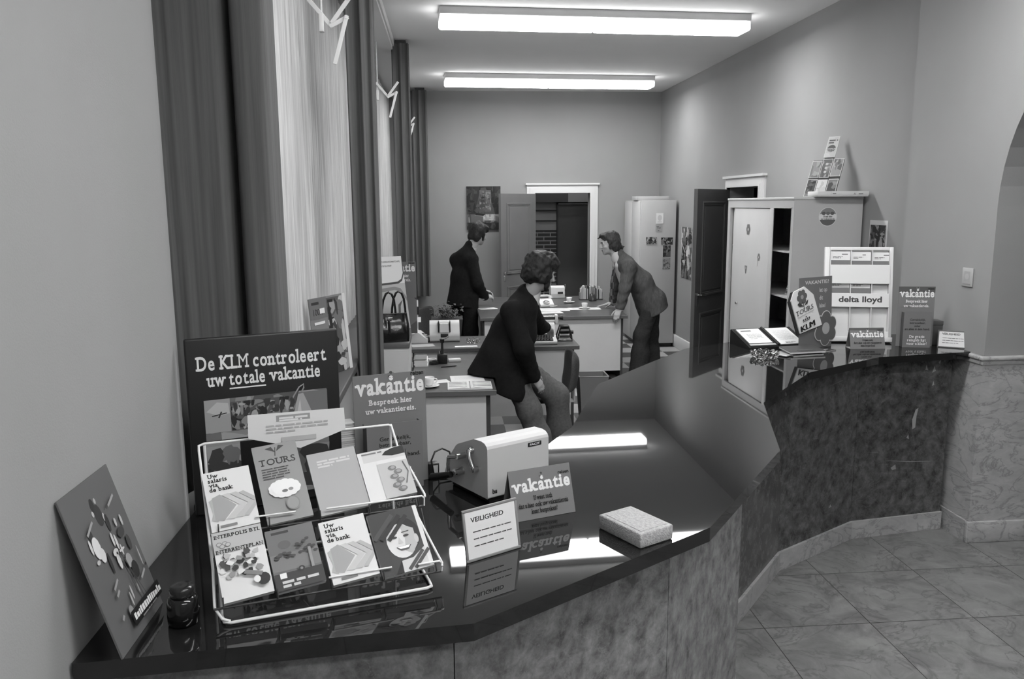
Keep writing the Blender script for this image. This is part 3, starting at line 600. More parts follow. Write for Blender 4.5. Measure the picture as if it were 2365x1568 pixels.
def face(b):
    b.rect(0,0,.11,.155,M(58)); b.ink([(.07,.155),(.11,.155),(.11,.02),(.09,.0),(.03,.0),(.03,.05)],M(60))
    b.disc(.07,.088,.04,.044,M(36)); b.disc(.062,.076,.034,.042,M(204)); b.ink([(.066,.118),(.097,.10),(.097,.06),(.08,.04),(.066,.05),(.072,.08)],M(170)); b.disc(.098,.074,.005,.011,M(180))
    for x in (.048,.076): b.disc(x,.086,.007,.003,M(60),n=10); b.line(x-.009,.095,x+.009,.096,.002,M(70))
    b.ink([(.058,.085),(.055,.069),(.066,.069)],M(184)); b.ink([(.046,.062),(.082,.062),(.074,.052),(.056,.052)],M(80)); b.ink([(.049,.0615),(.079,.0615),(.074,.056),(.055,.056)],M(232))
    b.ink([(.05,.028),(.078,.03),(.11,.05),(.11,0),(.048,0)],M(190)); b.ink([(.03,.0),(.05,.03),(.048,0)],M(30))
    for k in range(3): a = .75; x, z = .002+.016*k, .09+.008*k-.012*k; b.line(x,z,x+.055,z+.052,.010,M(44 if k else 70))
    for k in range(2): x, z = .062+.014*k, .004; b.line(x,z,x+.042,z+.038,.008,M(70))
BR = [('low',.000,-.010,.016,salaris if 0 else rente,'booklet with a crowd of people on white cover, first in the lower tier'),('low',.110,-.006,.012,garden,'dark garden booklet, second in the lower tier'),('low',.228,-.010,.016,salaris,'white and grey salary booklet in the lower tier of the rack'),('low',.340,-.012,.012,face,'booklet with a smiling face, last in the lower tier'),
      ('up',-.014,-.014,.014,salaris,'white and grey salary booklet in the upper tier of the rack'),('up',.106,-.012,.010,tours,'tall grey booklet with a white cloud, second in the upper tier'),('up',.228,-.008,.010,plain,'plain grey booklet, third in the upper tier'),('up',.346,.008,.012,shells,'pale booklet with shells, last in the upper tier')]
for tier_, u, v, th_, fn, lab in BR:
    P = (.02,.042) if tier_ == 'low' else (.17,.147)
    # booklet frame in rack space: x along the rack, z up the slope, -y out of the slope
    T = tr(RA[0],RA[1],TOP) @ rotz(RZ) @ tr(u,P[0]+.707*v,P[1]+.707*v) @ rotx(-PI/4) @ roty(-.10)
    b = B(T); b.T = T @ tr(0,-th_,0); fn(b); xs = max((T.inverted() @ Vector(p)).x for p in b.v); zs = max((T.inverted() @ Vector(p)).z for p in b.v)
    b.T = T; b.rbx(.0003,xs-.0003,-th_,-.001,.0,zs,M(205,.7,.2),.0008,1)
    c0 = T @ Vector((0,0,0)); b.v = [tuple(Vector(p)-c0) for p in b.v]
    b.build('booklet', None, c0, 0, lab, 'booklet', 'booklets in the wire rack')

# tall dispensers (sign board with a pocket box)
def dispenser(loc, rz, w, h, low_white, lab):
    t = thing('leaflet_dispenser', lab, 'sign', loc, rz, 'holiday leaflet dispensers')
    b = B(rotx(-.03)); b.bx(0,w,0,.003,0,h,M(112)); b.rect(0,0,w,h,MID_G); b.rect(0,h*.90,w,h,M(84,.55,.3)) if low_white else None
    logo(b, w/2, h*.828, w*.95, grow=1.05); b.txt('Bespreek hier',w/2,h*.735,h*.066,INKW,.026,'C',slab=True,w=w*.60); b.txt('uw vakantiereis.',w/2,h*.66,h*.066,INKW,.026,'C',slab=True,w=w*.70)
    b.build('sign_board', t)
    pw0, pw1, ph, dp = w*.10, w*.86, h*.60, .05
    p = B(); p.bx(pw0,pw1,-dp,-dp+.002,0.0,ph,M(108)).bx(pw0,pw0+.002,-dp+.002,-.002,0,ph*.97,M(86)).bx(pw1-.002,pw1,-dp+.002,-.002,0,ph*.97,M(86)).bx(pw0,pw1,-dp+.002,-.002,0,.002,M(90))
    p.T = tr(0,-dp,0); p.rect(pw0,0,pw1,ph,M(112,.55,.3)); xc = (pw0+pw1)/2; z = h*.45
    for k, (s_, ww) in enumerate((('Gemakkelijk,',.42),('betrouwbaar,',.43),('zeker',.17),('en alles in één hand.',.68))): p.txt(s_,xc,z-k*h*.052,h*.05,INKB,.012,'C',w=w*ww)
    for k, (s_, ww) in enumerate((('De gratis',.42),('reisgids ligt',.52),('voor u klaar!',.56))): p.txt(s_,xc,h*.165-k*h*.058,h*.062,INKW,.026,'C',slab=True,w=w*ww)
    p.build('pocket', t)
    return t
dispenser((-.283,2.428,TOP), R_(19.5), .23, .355, False, 'tall grey holiday sign with pocket right behind the wire rack')
dispenser((2.725,4.655,TOP), R_(-12), .208, .362, True, 'tall grey holiday sign with pocket at the far right end of the counter')

def tent(loc, rz, w, h, lab):
    t = thing('tent_card', lab, 'sign', loc, rz, 'folded holiday tent cards')
    lean = .30; hp = h/math.cos(lean)
    b = B(rotx(-lean)); b.bx(0,w,0,.0015,0,hp,M(112)); b.rect(0,0,w,hp,M(114,.5,.35)); b.rect(0,hp*.88,w,hp,M(86,.5,.35)) if rz < 0 else None
    logo(b, w/2, hp*.56, w*.94, grow=.88)
    for k, (s_, ww) in enumerate((('U weet toch',.30),('dat u hier ook uw vakantiereis',.80),('kunt bespreken?',.42))): b.txt(s_,w/2,hp*.375-k*hp*.13,hp*.13,INKB,.022,'C',slab=True,w=w*ww)
    b.build('front_panel', t)
    y = 2*h*math.tan(lean); b = B(tr(0,y,0) @ rotx(lean)); b.bx(0,w,-.0015,0,0,hp-.002,M(112)); b.build('rear_panel', t)
    B().bx(.002,w-.002,.002,y-.002,0,.0012,M(200)).build('base_flap', t)
    return t
tent((.176,2.118,TOP), R_(20), .194, .134, 'folded grey holiday card standing in front of the cream office machine')
tent((2.405,4.585,TOP), R_(-4), .208, .122, 'folded grey holiday card in front of the tall white leaflet display')

def framed(loc, rz, w, h, lab, dark):
    t = thing('framed_notice', lab, 'notice', loc, rz, 'framed safety notices')
    b = B(rotx(-.16)); fc = M(128 if not dark else 92,.4,.4)
    b.rbx(0,w,0,.006,0,.007,fc,.0015).rbx(0,w,0,.006,h-.007,h,fc,.0015).rbx(0,.007,0,.006,.007,h-.007,fc,.0015).rbx(w-.007,w,0,.006,.007,h-.007,fc,.0015); b.build('frame', t)
    b = B(rotx(-.16) @ tr(0,.002,0)); b.bx(.007,w-.007,0,.002,.007,h-.007,M(214)); b.rect(.007,.007,w-.007,h-.007,M(214)); b.txt('VEILIGHEID',.022,h*.74,.0165,M(40),.022,'L',w=w*.60); b.lines(.026,h*.54,w*.86,3,h*.135,M(78),.0028,6); b.build('notice_paper', t)
    B().bx(w*.3,w*.7,.009,.06,0,.003,M(60)).bx(w*.46,w*.54,.045,.05,.003,h*.72,M(60)).build('stand', t)
framed((.040,1.872,TOP), R_(30.4), .163, .130, 'small framed notice standing before the folded holiday card near the wire rack', False)
framed((2.948,4.590,TOP), R_(-34), .160, .104, 'small dark framed notice at the end of the counter beside the pillar', True)

# foam block
FOAM = noisy('foam_sponge', 148, 176, scale=120, rough=.95, spec=.1, bump=.8, bscale=240)
b = B(tr(0,0,0)); a0 = math.atan2(1.917-2.061,.481-.401); b.rbx(0,.165,0,.115,0,.04,FOAM,.004,2); b.rbx(.012,.153,.012,.103,.0395,.0415,FOAM,.001,1)
b.build('foam_block', None, (.401,2.058,TOP), a0, 'pale spongy foam block at the counter edge', 'foam block')

# cheque writer
CR = noisy('cream_enamel', 182, 188, scale=6, rough=.42, spec=.4)
t = thing('cheque_writer','cream metal office machine with side cranks on the counter','office machine',(.111,2.251,TOP),R_(31.1))
prof = [(0,0),(0,.150),(.004,.158),(.014,.165),(.03,.168),(.07,.166),(.16,.130),(.172,.122),(.225,.062),(.240,.015),(.236,0)]
b = B(Matrix(((0,0,1,0),(1,0,0,0),(0,1,0,.02),(0,0,0,1)))); b.prism(prof,0,.225,CR); o = b.build('housing', t)
md = o.modifiers.new('edge','BEVEL'); md.width = .006; md.segments = 3; md.limit_method = 'ANGLE'; md.angle_limit = .6
b = B(); b.rbx(.015,.21,.015,.22,0,.02,BLACK,.003); b.build('base', t)
b = B(tr(.146,-.0008,.1515)); b.rbx(0,.05,-.0012,0,0,.0125,M(22),.001,1); b.lay = 6; b.txt('FACIT',.025,.0035,.0085,INKW,.03,'C',w=.038); b.build('name_plate', t)
b = B(tr(.016,-.0006,.034)); b.txt('bs',0,0,.02,INKB,.03,'L'); b.build('lettering', t)
def sidepart(nm, fn):
    b = B(); fn(b); b.build(nm, t)
sidepart('crank', lambda b: (b.cyl((0,.121,.124),(-.03,.121,.124),.009,.009,CHROME,14), b.cyl((-.026,.121,.124),(-.03,.166,.113),.006,.006,CHROME,10), b.tube([(-.03,.166,.114),(-.032,.167,.09),(-.032,.166,.064)],.006,CHROME), b.cyl((0,.135,.073),(-.03,.135,.073),.012,.010,CHROME,14)))
sidepart('crank_grip', lambda b: (b.cyl((-.032,.15,.062),(-.05,.235,.034),.0095,.012,BLACK,14),))
sidepart('lever', lambda b: (b.cyl((0,.079,.150),(-.012,.079,.150),.011,.009,CHROME,14), b.tube([(-.012,.08,.153),(-.016,.07,.13),(-.014,.052,.1)],.0075,CHROME), b.cyl((0,.052,.099),(-.018,.052,.099),.008,.008,CHROME,12)))
sidepart('power_cord', lambda b: b.tube([(.05,.238,.03),(.05,.27,.05),(.045,.285,.085),(.02,.288,.10),(-.01,.283,.095),(-.025,.28,.07),(-.02,.276,.03),(0,.27,.006),(.04,.26,.004)],.003,BLACK))
# small dark letter box file behind the tall sign
b = B(); b.rbx(0,.035,0,.03,0,.052,BLACK,.003); b.bx(.012,.03,-.001,0,.006,.046,M(170))
b.build('stapler_box', None, (-.064,2.498,TOP), .3, 'small dark box with pale side beside the tall sign near the machine', 'box')
# pile of leaflets behind the black board
b = B(); rn = random.Random(3)
for k in range(34):
    o = .004*math.sin(k*.5)+rn.uniform(-.0015,.0015); b.bx(-.027+o,.027+o,-.028+o,.028,k*.0062,k*.0062+.0052,M(186 if k%3 else 168,.7,.2))
b.build('leaflet_pile', None, (-.318,2.461,TOP), .34, 'fanned pile of pale leaflets squeezed behind the black advertising board', 'leaflets', None, 'stuff')
# ------------------------------------------------------------------ right end of the counter
t = thing('tag_sign','grey holiday sign with big white luggage tag and a flower cut out','sign',(2.116,4.585,TOP),R_(27))
b = B(rotx(-.05)); G1 = M(104,.5,.35); b.bx(-.045,.25,0,.003,0,.428,G1); b.rect(-.045,0,.25,.428,G1)
b.txt('VAKANTIE?',.005,.388,.030,M(200),.012,'L',w=.215)
for k, s_ in enumerate(('let op','dit','label')): b.txt(s_,.135,.338-k*.047,.036,M(200),.008,'L',sx=.85)
b.T = Matrix(); b.bx(.0,.24,.004,.035,0,.002,M(100)); b.build('sign_board', t)
def tagpts(o=0): return [(-.128-o,.300),(-.105-o*.6,.352+o*.4),(-.012,.378+o*.3),(.068+o*.2,.328+o*.2),(.150,.14-o),(-.046-o,.102-o)]
b = B(rotx(-.05) @ tr(0,-.014,0)); XZ = Matrix(((1,0,0,0),(0,0,-1,0),(0,1,0,0),(0,0,0,1)))
b.prism([(x-.016,z-.006) for x,z in tagpts(.004)],-.012,-.0065,M(44),T=tr(0,.004,0) @ XZ); b.T = rotx(-.05) @ tr(0,-.006,0); b.prism(tagpts(),-.003,.004,M(222),T=XZ)
b.T = rotx(-.05) @ tr(0,-.0105,0); rt = .27
for k in range(6): b.disc(-.035+.028*math.cos(k*PI/3+.2),.318+.028*math.sin(k*PI/3+.2),.018,.018,M(92),n=14)
b.disc(-.035,.318,.013,.013,M(150),n=14); b.line(-.03,.29,-.012,.250,.004,M(60)); b.ink([(-.020,.262),(-.06,.288),(-.075,.276),(-.055,.262)],M(60)); b.ink([(-.014,.266),(.003,.292),(.018,.302),(.014,.278)],M(60))
b.txt('TOURS',-.082,.206,.040,M(84),.006,'L',slab=True,w=.155,rot=rt); b.line(-.072,.196,.07,.236,.004,M(170))
for k in range(4): b.disc(-.022+.017*k,.180+.0047*k,.0065,.006,M(66),n=10)
b.disc(.001,.200,.005,.005,M(66),n=10); b.line(-.026,.169,.036,.186,.004,M(66)); [b.txt('KLM',-.041+.0011*q,.110+.0005*q,.050,M(24),0.,'L',w=.125,rot=rt) for q in range(5)]
b.build('luggage_tag', t)['label'] = 'white luggage tag'
b = B(rotx(-.05) @ tr(0,-.004,0)); cx, cz = .19, .115
for k in range(6): a = k*PI/3+.45; b.disc(cx+.062*math.cos(a),cz+.062*math.sin(a),.046,.046,M(205))
for k in range(6): a = k*PI/3+.45; b.disc(cx+.062*math.cos(a),cz+.062*math.sin(a),.041,.041,M(92))
b.disc(cx,cz,.05,.05,M(92)); b.disc(cx,cz,.034,.036,M(165)); b.build('flower', t)

t = thing('leaflet_display','tall white wall-style leaflet display with nine pockets','leaflet display',(2.40,4.856,TOP),R_(-14.4))
W_, H_ = .405, .59; TL_ = tr(-.037,0,.004) @ rotx(-.14); WH = M(212,.4,.35,'white_display')
b = B(TL_); b.rbx(0,W_,.012,.022,0,H_,WH,.003).rbx(0,W_,-.03,.012,0,.03,WH,.003).rbx(0,.03,-.006,.012,.03,H_,WH,.003).rbx(W_-.022,W_,-.006,.012,.03,H_,WH,.003).rbx(.03,W_-.022,-.006,.012,H_-.022,H_,WH,.003)
b.T = Matrix(); b.bx(.06,.26,.03,.15,0,.004,WH).bx(.14,.18,.024,.034,.004,.06,WH); b.build('back_panel', t)
for r_, (z0, z1, zt) in enumerate(((.478,.36,.568),(.300,.215,.39),(.205,.03,.214))):
    b = B(TL_ @ tr(0,-.022,0)); b.rbx(.03,W_-.022,0,.004,z1 if r_ < 2 else .03, z0 if r_ < 2 else .065, WH,.001,1)
    for x in (.03,.152,.277,W_-.026): b.bx(x,x+.004,.002,.034,z1 if r_ < 2 else .03,zt,WH)
    if r_ == 1: b.txt('delta lloyd',.085,.246,.050,M(62),.03,'L',w=.255)
    b.build('pocket_row', t)
for k, (x, z) in enumerate(((.036,.474),(.158,.470),(.283,.468),(.036,.302),(.158,.300))):
    b = B(tr(2.40,4.856,TOP) @ rotz(R_(-14.4)) @ TL_ @ tr(x,-.002,z)); zz = .088; b.bx(0,.115,0,.006,-.02,zz,M(200)); b.rect(0,-.0,.115,zz,M(216)); b.rect(0,-.0,.115,.034,M(112)); b.lines(.065,.068,.108,1,.01,M(90),.005,k); b.lines(.012,.054,.07,2,.008,M(110),.004,k+9)
    c0 = Vector(b.v[0]); b.v = [tuple(Vector(p)-c0) for p in b.v]
    b.build('leaflet', None, c0, 0, 'white and grey leaflet, %s in the white display' % ('top row left pocket','top row middle pocket','top row right pocket','middle row behind the grey tag sign','middle row centre pocket')[k], 'leaflet', 'leaflets in the white display')

b = B(); b.rbx(-.052,.052,-.04,.04,0,.145,M(74,.5,.3),.003); b.rbx(-.0535,.0535,-.0415,.0415,.12,.147,M(80,.5,.3),.003)
b.build('card_box', None, (2.972,4.70,TOP), R_(-8), 'plain dark box behind the tall holiday sign near the pillar', 'box')

# sloped binder with two panels of paper
t = thing('desk_binder','open black sloping binder with white sheets near the glass ashtray','binder',(1.80,4.62,TOP),R_(8))
b = B(Matrix(((0,0,1,0),(1,0,0,0),(0,1,0,0),(0,0,0,1)))); b.prism([(0,0),(.25,.0),(.25,.085),(.24,.09),(0,.012)],0,.40,M(20,.5,.35)); b.build('wedge_case', t)
sl2 = tr(0,0,.0125) @ rotx(math.atan2(.0785,.24))
for k, x in enumerate((.01,.205)):
    b = B(sl2 @ tr(x,.01,0)); b.rbx(0,.185,0,.235,.0,.003,M(30,.5,.3),.001,1); b.build('plate', t)
    b = B(sl2 @ tr(x,.01,0)); b.bx(.012,.165,.04 if k == 0 else .012,.225,.003,.0045,M(232)); b.T = sl2 @ tr(x,.01,.0047) @ rotx(-PI/2)
    if k == 0: b.rect(.03,.19,.1,.205,M(120)); b.lines(.045,.15,.14,6,.012,M(150),.004,4); b.T = sl2 @ tr(x,.01,0); b.bx(.006,.175,.012,.028,.003,.0045,M(190))
    else: b.lines(.03,.19,.15,12,.012,M(200),.004,6); b.lines(.05,.03,.12,2,.008,M(120),.004,6)
    b.build('paper_sheet', t)
b = B(sl2); b.cyl((.2,.02,.004),(.2,.245,.004),.008,None,M(22),10); b.build('spine', t)

# cut glass ashtray (lathed with scallops)
def ashtray(loc, R0, H0, lab, n=48, lobes=12):
    b = B(); prof = [(0,0),(.72,0),(.86,.12),(.95,.45),(1.0,.85),(.97,1.0),(.90,1.0),(.84,.75),(.74,.35),(.6,.22),(0,.2)]; vs = []
    for r_, z in prof:
        for i in range(n):
            a = 2*PI*i/n; k = 1+(.05*math.cos(lobes*a) if r_ > .8 else 0); zz = z*(1+(.12*math.cos(lobes*a) if z > .8 else 0)); vs.append((r_*R0*k*math.cos(a), r_*R0*k*math.sin(a), zz*H0))
    m = len(prof); b.add(vs, [(k*n+i,k*n+(i+1)%n,(k+1)*n+(i+1)%n,(k+1)*n+i) for k in range(m-1) for i in range(n)], GLASS, False)
    return b.build('ashtray', None, loc, 0, lab, 'ashtray', 'glass ashtrays')
ashtray((1.80,4.395,TOP), .078, .034, 'cut glass ashtray at the bend of the counter in front of the binder')
# loose brochures beside the binder
rr = random.Random(5)
for k, (x, y, z, w, d, a, c, tilt, lab) in enumerate(((2.05,4.465,.0,.21,.12,.25,58,0,'dark folded brochure lying flat lowest in the pile beside the ashtray'),(1.965,4.475,.004,.10,.20,-.9,150,.0,'white edged brochure sticking out of the pile beside the ashtray'),(2.06,4.485,.011,.22,.13,.12,70,.10,'thick dark brochure on top of the pile, its pale page edges facing the lobby'),(2.21,4.555,.0,.15,.09,.48,40,.0,'black brochure with small white print, to the right of the pile'))):
    b = B(rotx(tilt)); h = .010 if k == 2 else .0035
    b.bx(-w/2,w/2,-d/2,d/2,.0008,h,M(208,.7,.2)); b.bx(-w/2-.002,w/2+.001,-d/2,d/2+.002,h,h+.001,M(c,.4,.4)); b.bx(-w/2-.002,w/2+.001,-d/2,d/2+.002,0,.0008,M(c,.4,.4))
    if k == 3: b.T = tr(0,0,h+.0012) @ rotx(-PI/2); b.lines(-.04,-.01,.05,2,.018,M(190),.008,3)
    if k == 2: b.bx(-.05,.06,-.04,-.03,h+.001,h+.004,M(90))
    if k == 1: b.bx(-w/2-.0005,w/2,-d/2-.0005,-d/2+.012,h+.001,h+.0014,M(225))
    b.build('brochure', None, (x,y,TOP+z+(.006 if tilt else 0)), a, lab, 'brochure', 'loose brochures beside the binder')

# ------------------------------------------------------------------ sliding door cabinet on the right wall
CX, CY, CW, CL, CH = 2.655, 6.05, .545, 1.45, 2.035
t = thing('sliding_cabinet','tall grey office cabinet with one sliding door open and round sticker','cabinet',(CX,CY,0))
b = B(); b.bx(0,CW,0,.02,.06,CH,STEEL).bx(0,CW,CL-.02,CL,.06,CH,STEEL).bx(CW-.015,CW,.02,CL-.02,.06,CH-.02,STEEL).bx(0,CW,.02,CL-.02,.06,.10,STEEL).bx(.02,CW,.03,CL-.03,0.001,.06,BLACK)
b.bx(.0,.03,.02,CL-.02,CH-.085,CH-.02,STEEL).bx(0,.012,.02,.045,.1,CH-.08,STEEL).bx(0,.03,CL-.06,CL-.02,.1,CH-.085,STEEL); b.build('carcass', t)
B().rbx(-.006,CW,-.006,CL+.006,CH-.02,CH,STEELW,.004).build('top_panel', t)
for y0, y1, x0, nm in ((.455,1.29,.006,'front'),(.60,1.38,.03,'rear')):
    B().rbx(x0,x0+.018,y0,y1,.105,CH-.09,STEELW,.003).build('sliding_door', t)
B().rbx(-.002,.006,.385,.455,.1,CH-.085,STEEL,.002).build('door_stile', t)
b = B(Matrix(((0,1,0,.004),(1,0,0,1.147),(0,0,1,1.09),(0,0,0,1)))); b.cyl((0,-.012,0),(0,.002,0),.012,.014,CHROME,14); b.build('door_knob', t)
for z in (.55,.9,1.253,1.613): B().bx(.04,CW-.02,.025,CL-.025,z-.012,z,STEELW).build('shelf', t)
MY = Matrix(((0,1,0,0),(-1,0,0,0),(0,0,1,0),(0,0,0,1)))
def sticker(y, z, fn, nm, x=.0055):
    b = B(tr(x,y,z) @ MY); fn(b); b.build(nm, t)
def flower(b, s, c):
    for k in range(6): b.disc(s*.6*math.cos(k*PI/3),s*.6*math.sin(k*PI/3)*1.1,s*.45,s*.5,M(c),n=10)
    b.disc(0,0,s*.3,s*.3,M(190),n=10)
sticker(.933,1.763,lambda b: flower(b,.045,112),'flower_sticker'); sticker(.668,1.537,lambda b: (flower(b,.03,120),b.line(-.02,-.02,-.025,-.08,.006,M(120))),'flower_sticker'); sticker(.956,1.415,lambda b: (b.ink([(-.03,.03),(.03,.03),(.012,-.04),(-.012,-.04)],M(110)),b.disc(0,.01,.012,.012,M(150))),'tulip_sticker')
b = B(tr(.27,-.0005,1.885)); b.disc(0,0,.072,.072,M(206)); b.disc(0,0,.067,.067,M(214)); b.ink([(.067*math.cos(a),.067*math.sin(a)) for a in [PI+.35+ (PI-.7)*k/16 for k in range(17)]],M(96)); b.ink([(.067*math.cos(a),.067*math.sin(a)) for a in [.3+(PI-.6)*k/16 for k in range(17)]],M(128))
for k in range(3): b.disc(-.034+.034*k,.026,.016,.012,M(90 if k != 1 else 104),n=12)
b.txt('Boek hier',0,-.004,.021,M(40),.02,'C',slab=True,w=.07); b.txt('uw vakantiereis',0,-.021,.017,M(40),.02,'C',slab=True,w=.11); b.build('round_sticker', t)['label'] = 'round sticker with clouds and small print'
# contents seen through the open side
def shelf_item(y0, y1, z, h, x0, x1, c, lab, cat, nm, extra=None):
    b = B(); b.rbx(x0,x1,y0,y1,0,h,M(c),.003)
    if extra: extra(b, x0, y0, y1, h)
    b.build(nm, None, (CX,CY,z+.0005), 0, lab, cat, 'files in the open cabinet')
lab_ = lambda b, x0, y0, y1, h: b.bx(x0-.001,x0,y0+.02,y1-.02,h*.45,h*.85,M(180))
shelf_item(.05,.20,1.613,.29,.12,.42,48,'dark file box with pale label on the upper shelf of the open cabinet','box','file_box',lab_)
shelf_item(.215,.38,1.613,.20,.15,.42,60,'plain dark file box behind the labelled one on the upper shelf','box','file_box')
for k in range(5): shelf_item(.05+.008*k,.33-.01*k,1.253+.016*k,.0145,.10,.40,(150,96,120,170,110)[k],'flat folder, %s in the stack on the middle cabinet shelf' % ('lowest','second from the bottom','third from the bottom','fourth from the bottom','topmost')[k],'folder','file_folder')
for k in range(4): shelf_item(.05+.006*k,.36-.02*k,.9+.02*k,.0185,.08,.40,(186,140,176,120)[k],'thick folder, %s in the stack on the lower cabinet shelf' % ('lowest','second','third','topmost')[k],'folder','file_folder')
shelf_item(.06,.34,.55,.24,.10,.42,56,'dark carton with small pale print low in the open cabinet','box','carton',lambda b,x0,y0,y1,h: b.bx(x0-.001,x0,y0+.06,y0+.13,h*.7,h*.76,M(150)))
# on top of it
t = thing('card_display','stepped cardboard display of seven small travel cards on the cabinet','card display',(2.865,6.365,CH+.005),R_(-48))
ln = rotx(-.50)
b = B(ln); b.bx(0,.25,.004,.008,0,.33,M(80)).bx(.085,.165,.004,.008,.33,.53,M(80)); b.T = Matrix(); b.bx(.1,.15,.02,.26,-.004,0,M(80)); b.tube([(.125,.255,.0),(.125,.2,.36)],.006,M(80)); b.build('backing', t)
for k, (x, z, w, h, bs, tn) in enumerate(((.0,.0,.078,.155,70,(40,50,90,120)),(.084,-.0,.078,.15,205,(190,180,150)),(.168,.0,.078,.155,120,(90,70,140)),(.0,.165,.078,.155,140,(120,160,110)),(.084,.165,.078,.17,104,(90,120,150)),(.168,.175,.082,.16,150,(120,170,100)),(.08,.345,.09,.19,196,(190,200)))):
    b = B(ln @ tr(x,-.004*(k//3),z)); b.bx(0,w,0,.0035,0.0,h,M(212)); b.photo(.004,.004,w-.004,h-.006,M(bs),[M(c) for c in tn],10,k+3,.5)
    if k == 6: b.disc(w*.5,h*.42,.033,.033,M(92)); b.lines(.012,h*.40,w-.012,3,.012,M(190),.005,2); b.lines(.012,h*.78,w-.01,2,.022,M(90),.012,4)
    if k == 4:
        for q in range(3): b.disc(w*.5,h*.3+q*.035,.012,.011,M(190),n=12)
    b.build('travel_card', t)
b = B(); b.rbx(0,.39,0,.18,0,.036,M(205,.7,.2),.003); b.rbx(-.003,.393,-.003,.183,.010,.040,M(214,.7,.2),.003); b.T = tr(0,-.0035,0); b.line(.275,.013,.279,.027,.003,M(80)); b.line(.285,.013,.289,.027,.003,M(80)); b.lines(.11,.020,.14,1,.01,M(120),.005,2); b.lines(.31,.018,.36,1,.01,M(120),.005,5); b.rect(.098,.011,.100,.039,M(190))
b.build('flat_box', None, (2.80,5.965,CH+.001), R_(-1), 'flat white carton lying at the front edge on top of the grey cabinet', 'box')

# ------------------------------------------------------------------ tall locker cabinet by the back wall
t = thing('locker_cabinet','tall pale steel cabinet with postcards in the far right corner','cabinet',(2.69,11.04,0))
b = B(); b.rbx(0,.49,0,.96,.05,2.033,STEEL,.004); b.bx(.02,.47,.02,.94,.001,.05,BLACK); b.build('carcass', t)
for y0, y1 in ((.012,.494),(.502,.948)): B().rbx(-.016,0,y0,y1,.06,2.02,STEELW,.003).build('door', t)
B().rbx(-.03,-.016,.44,.455,1.0,1.12,CHROME,.003).build('door_handle', t)
B().rbx(-.0,.46,0,.28,0,.055,M(176,.7,.2),.003).build('flat_box', None, (2.66,11.2,2.0345), 0, 'shallow pale carton on top of the steel cabinet in the far corner', 'box')
def picture(nm, loc, rz, w, h, fn, lab, cat, grp=None, th_=.002):
    b = B(); b.bx(0,w,0,th_,0,h,M(205)); fn(b); return b.build(nm, None, loc, rz, lab, cat, grp)
YL = 11.0365
picture('note_sheet',(2.90,YL,1.715),0,.10,.145,lambda b:(b.rect(0,0,.1,.145,M(232)),b.disc(.05,.08,.03,.04,M(205)),b.lines(.02,.03,.08,2,.012,M(190),.006,2)),'white sheet of paper stuck high on the steel cabinet','note','papers on the steel cabinet')
b = B(); b.bx(0,.09,0,.0015,0,.085,M(166)); b.txt('TW',.045,.03,.045,M(92),.01,'C',w=.055); b.lines(.012,.06,.078,1,.01,M(120),.012,3); b.lines(.03,.008,.06,1,.01,M(100),.01,5); b.build('sticker', None, (2.895,YL,1.61), 0, 'small faint sticker with dark letters under the white sheet', 'sticker', 'papers on the steel cabinet')
for k, (x, z, w, h, bs, tn, lab) in enumerate(((2.765,1.435,.148,.10,150,(60,40,190,120),'pale postcard on the left of the steel cabinet'),(2.975,1.427,.165,.10,50,(30,40,120,180),'dark landscape postcard, uppermost of the three on the right'),(3.005,1.258,.108,.16,58,(40,90,120,36),'dark upright postcard, middle of the three on the steel cabinet'),(3.003,1.09,.108,.15,120,(90,150,70,140),'grey upright postcard, lowest of the three on the steel cabinet'))):
    picture('postcard',(x,YL,z),0,w,h,lambda b: b.photo(0,0,w,h,M(bs),[M(c) for c in tn],40,k+20,.26),lab,'postcard','papers on the steel cabinet')
picture('wall_print',(3.217,10.89,.99),-PI/2,.49,.685,lambda b:(b.photo(.02,.0,.49,.685,M(92),[M(40),M(60),M(140),M(180),M(110),M(50)],150,33,.14),b.line(.0,.50,.2,.35,.02,M(190)),b.photo(.25,.3,.42,.45,M(150),[M(190),M(205),M(120)],12,4,.4)),'narrow harbour print on the right wall between steel cabinet and dark door','picture')
picture('wall_calendar',(3.217,5.96,1.56),-PI/2,.25,.30,lambda b:(b.rect(0,0,.25,.30,M(205)),b.photo(.012,.02,.232,.265,M(84),[M(40),M(60),M(120),M(150)],90,12,.18)),'picture calendar on the right wall above the white leaflet display','calendar')
b = B(); b.rbx(0,.095,0,.008,0,.11,M(170),.003); b.rect(.02,.03,.075,.09,M(160)); b.disc(.047,.06,.018,.018,M(172)); b.rect(.012,.010,.083,.018,M(140))
b.build('wall_plate', None, (3.061,4.578,1.50), -PI/2, 'small square plate on the wall above the pillar end of the counter', 'wall plate')
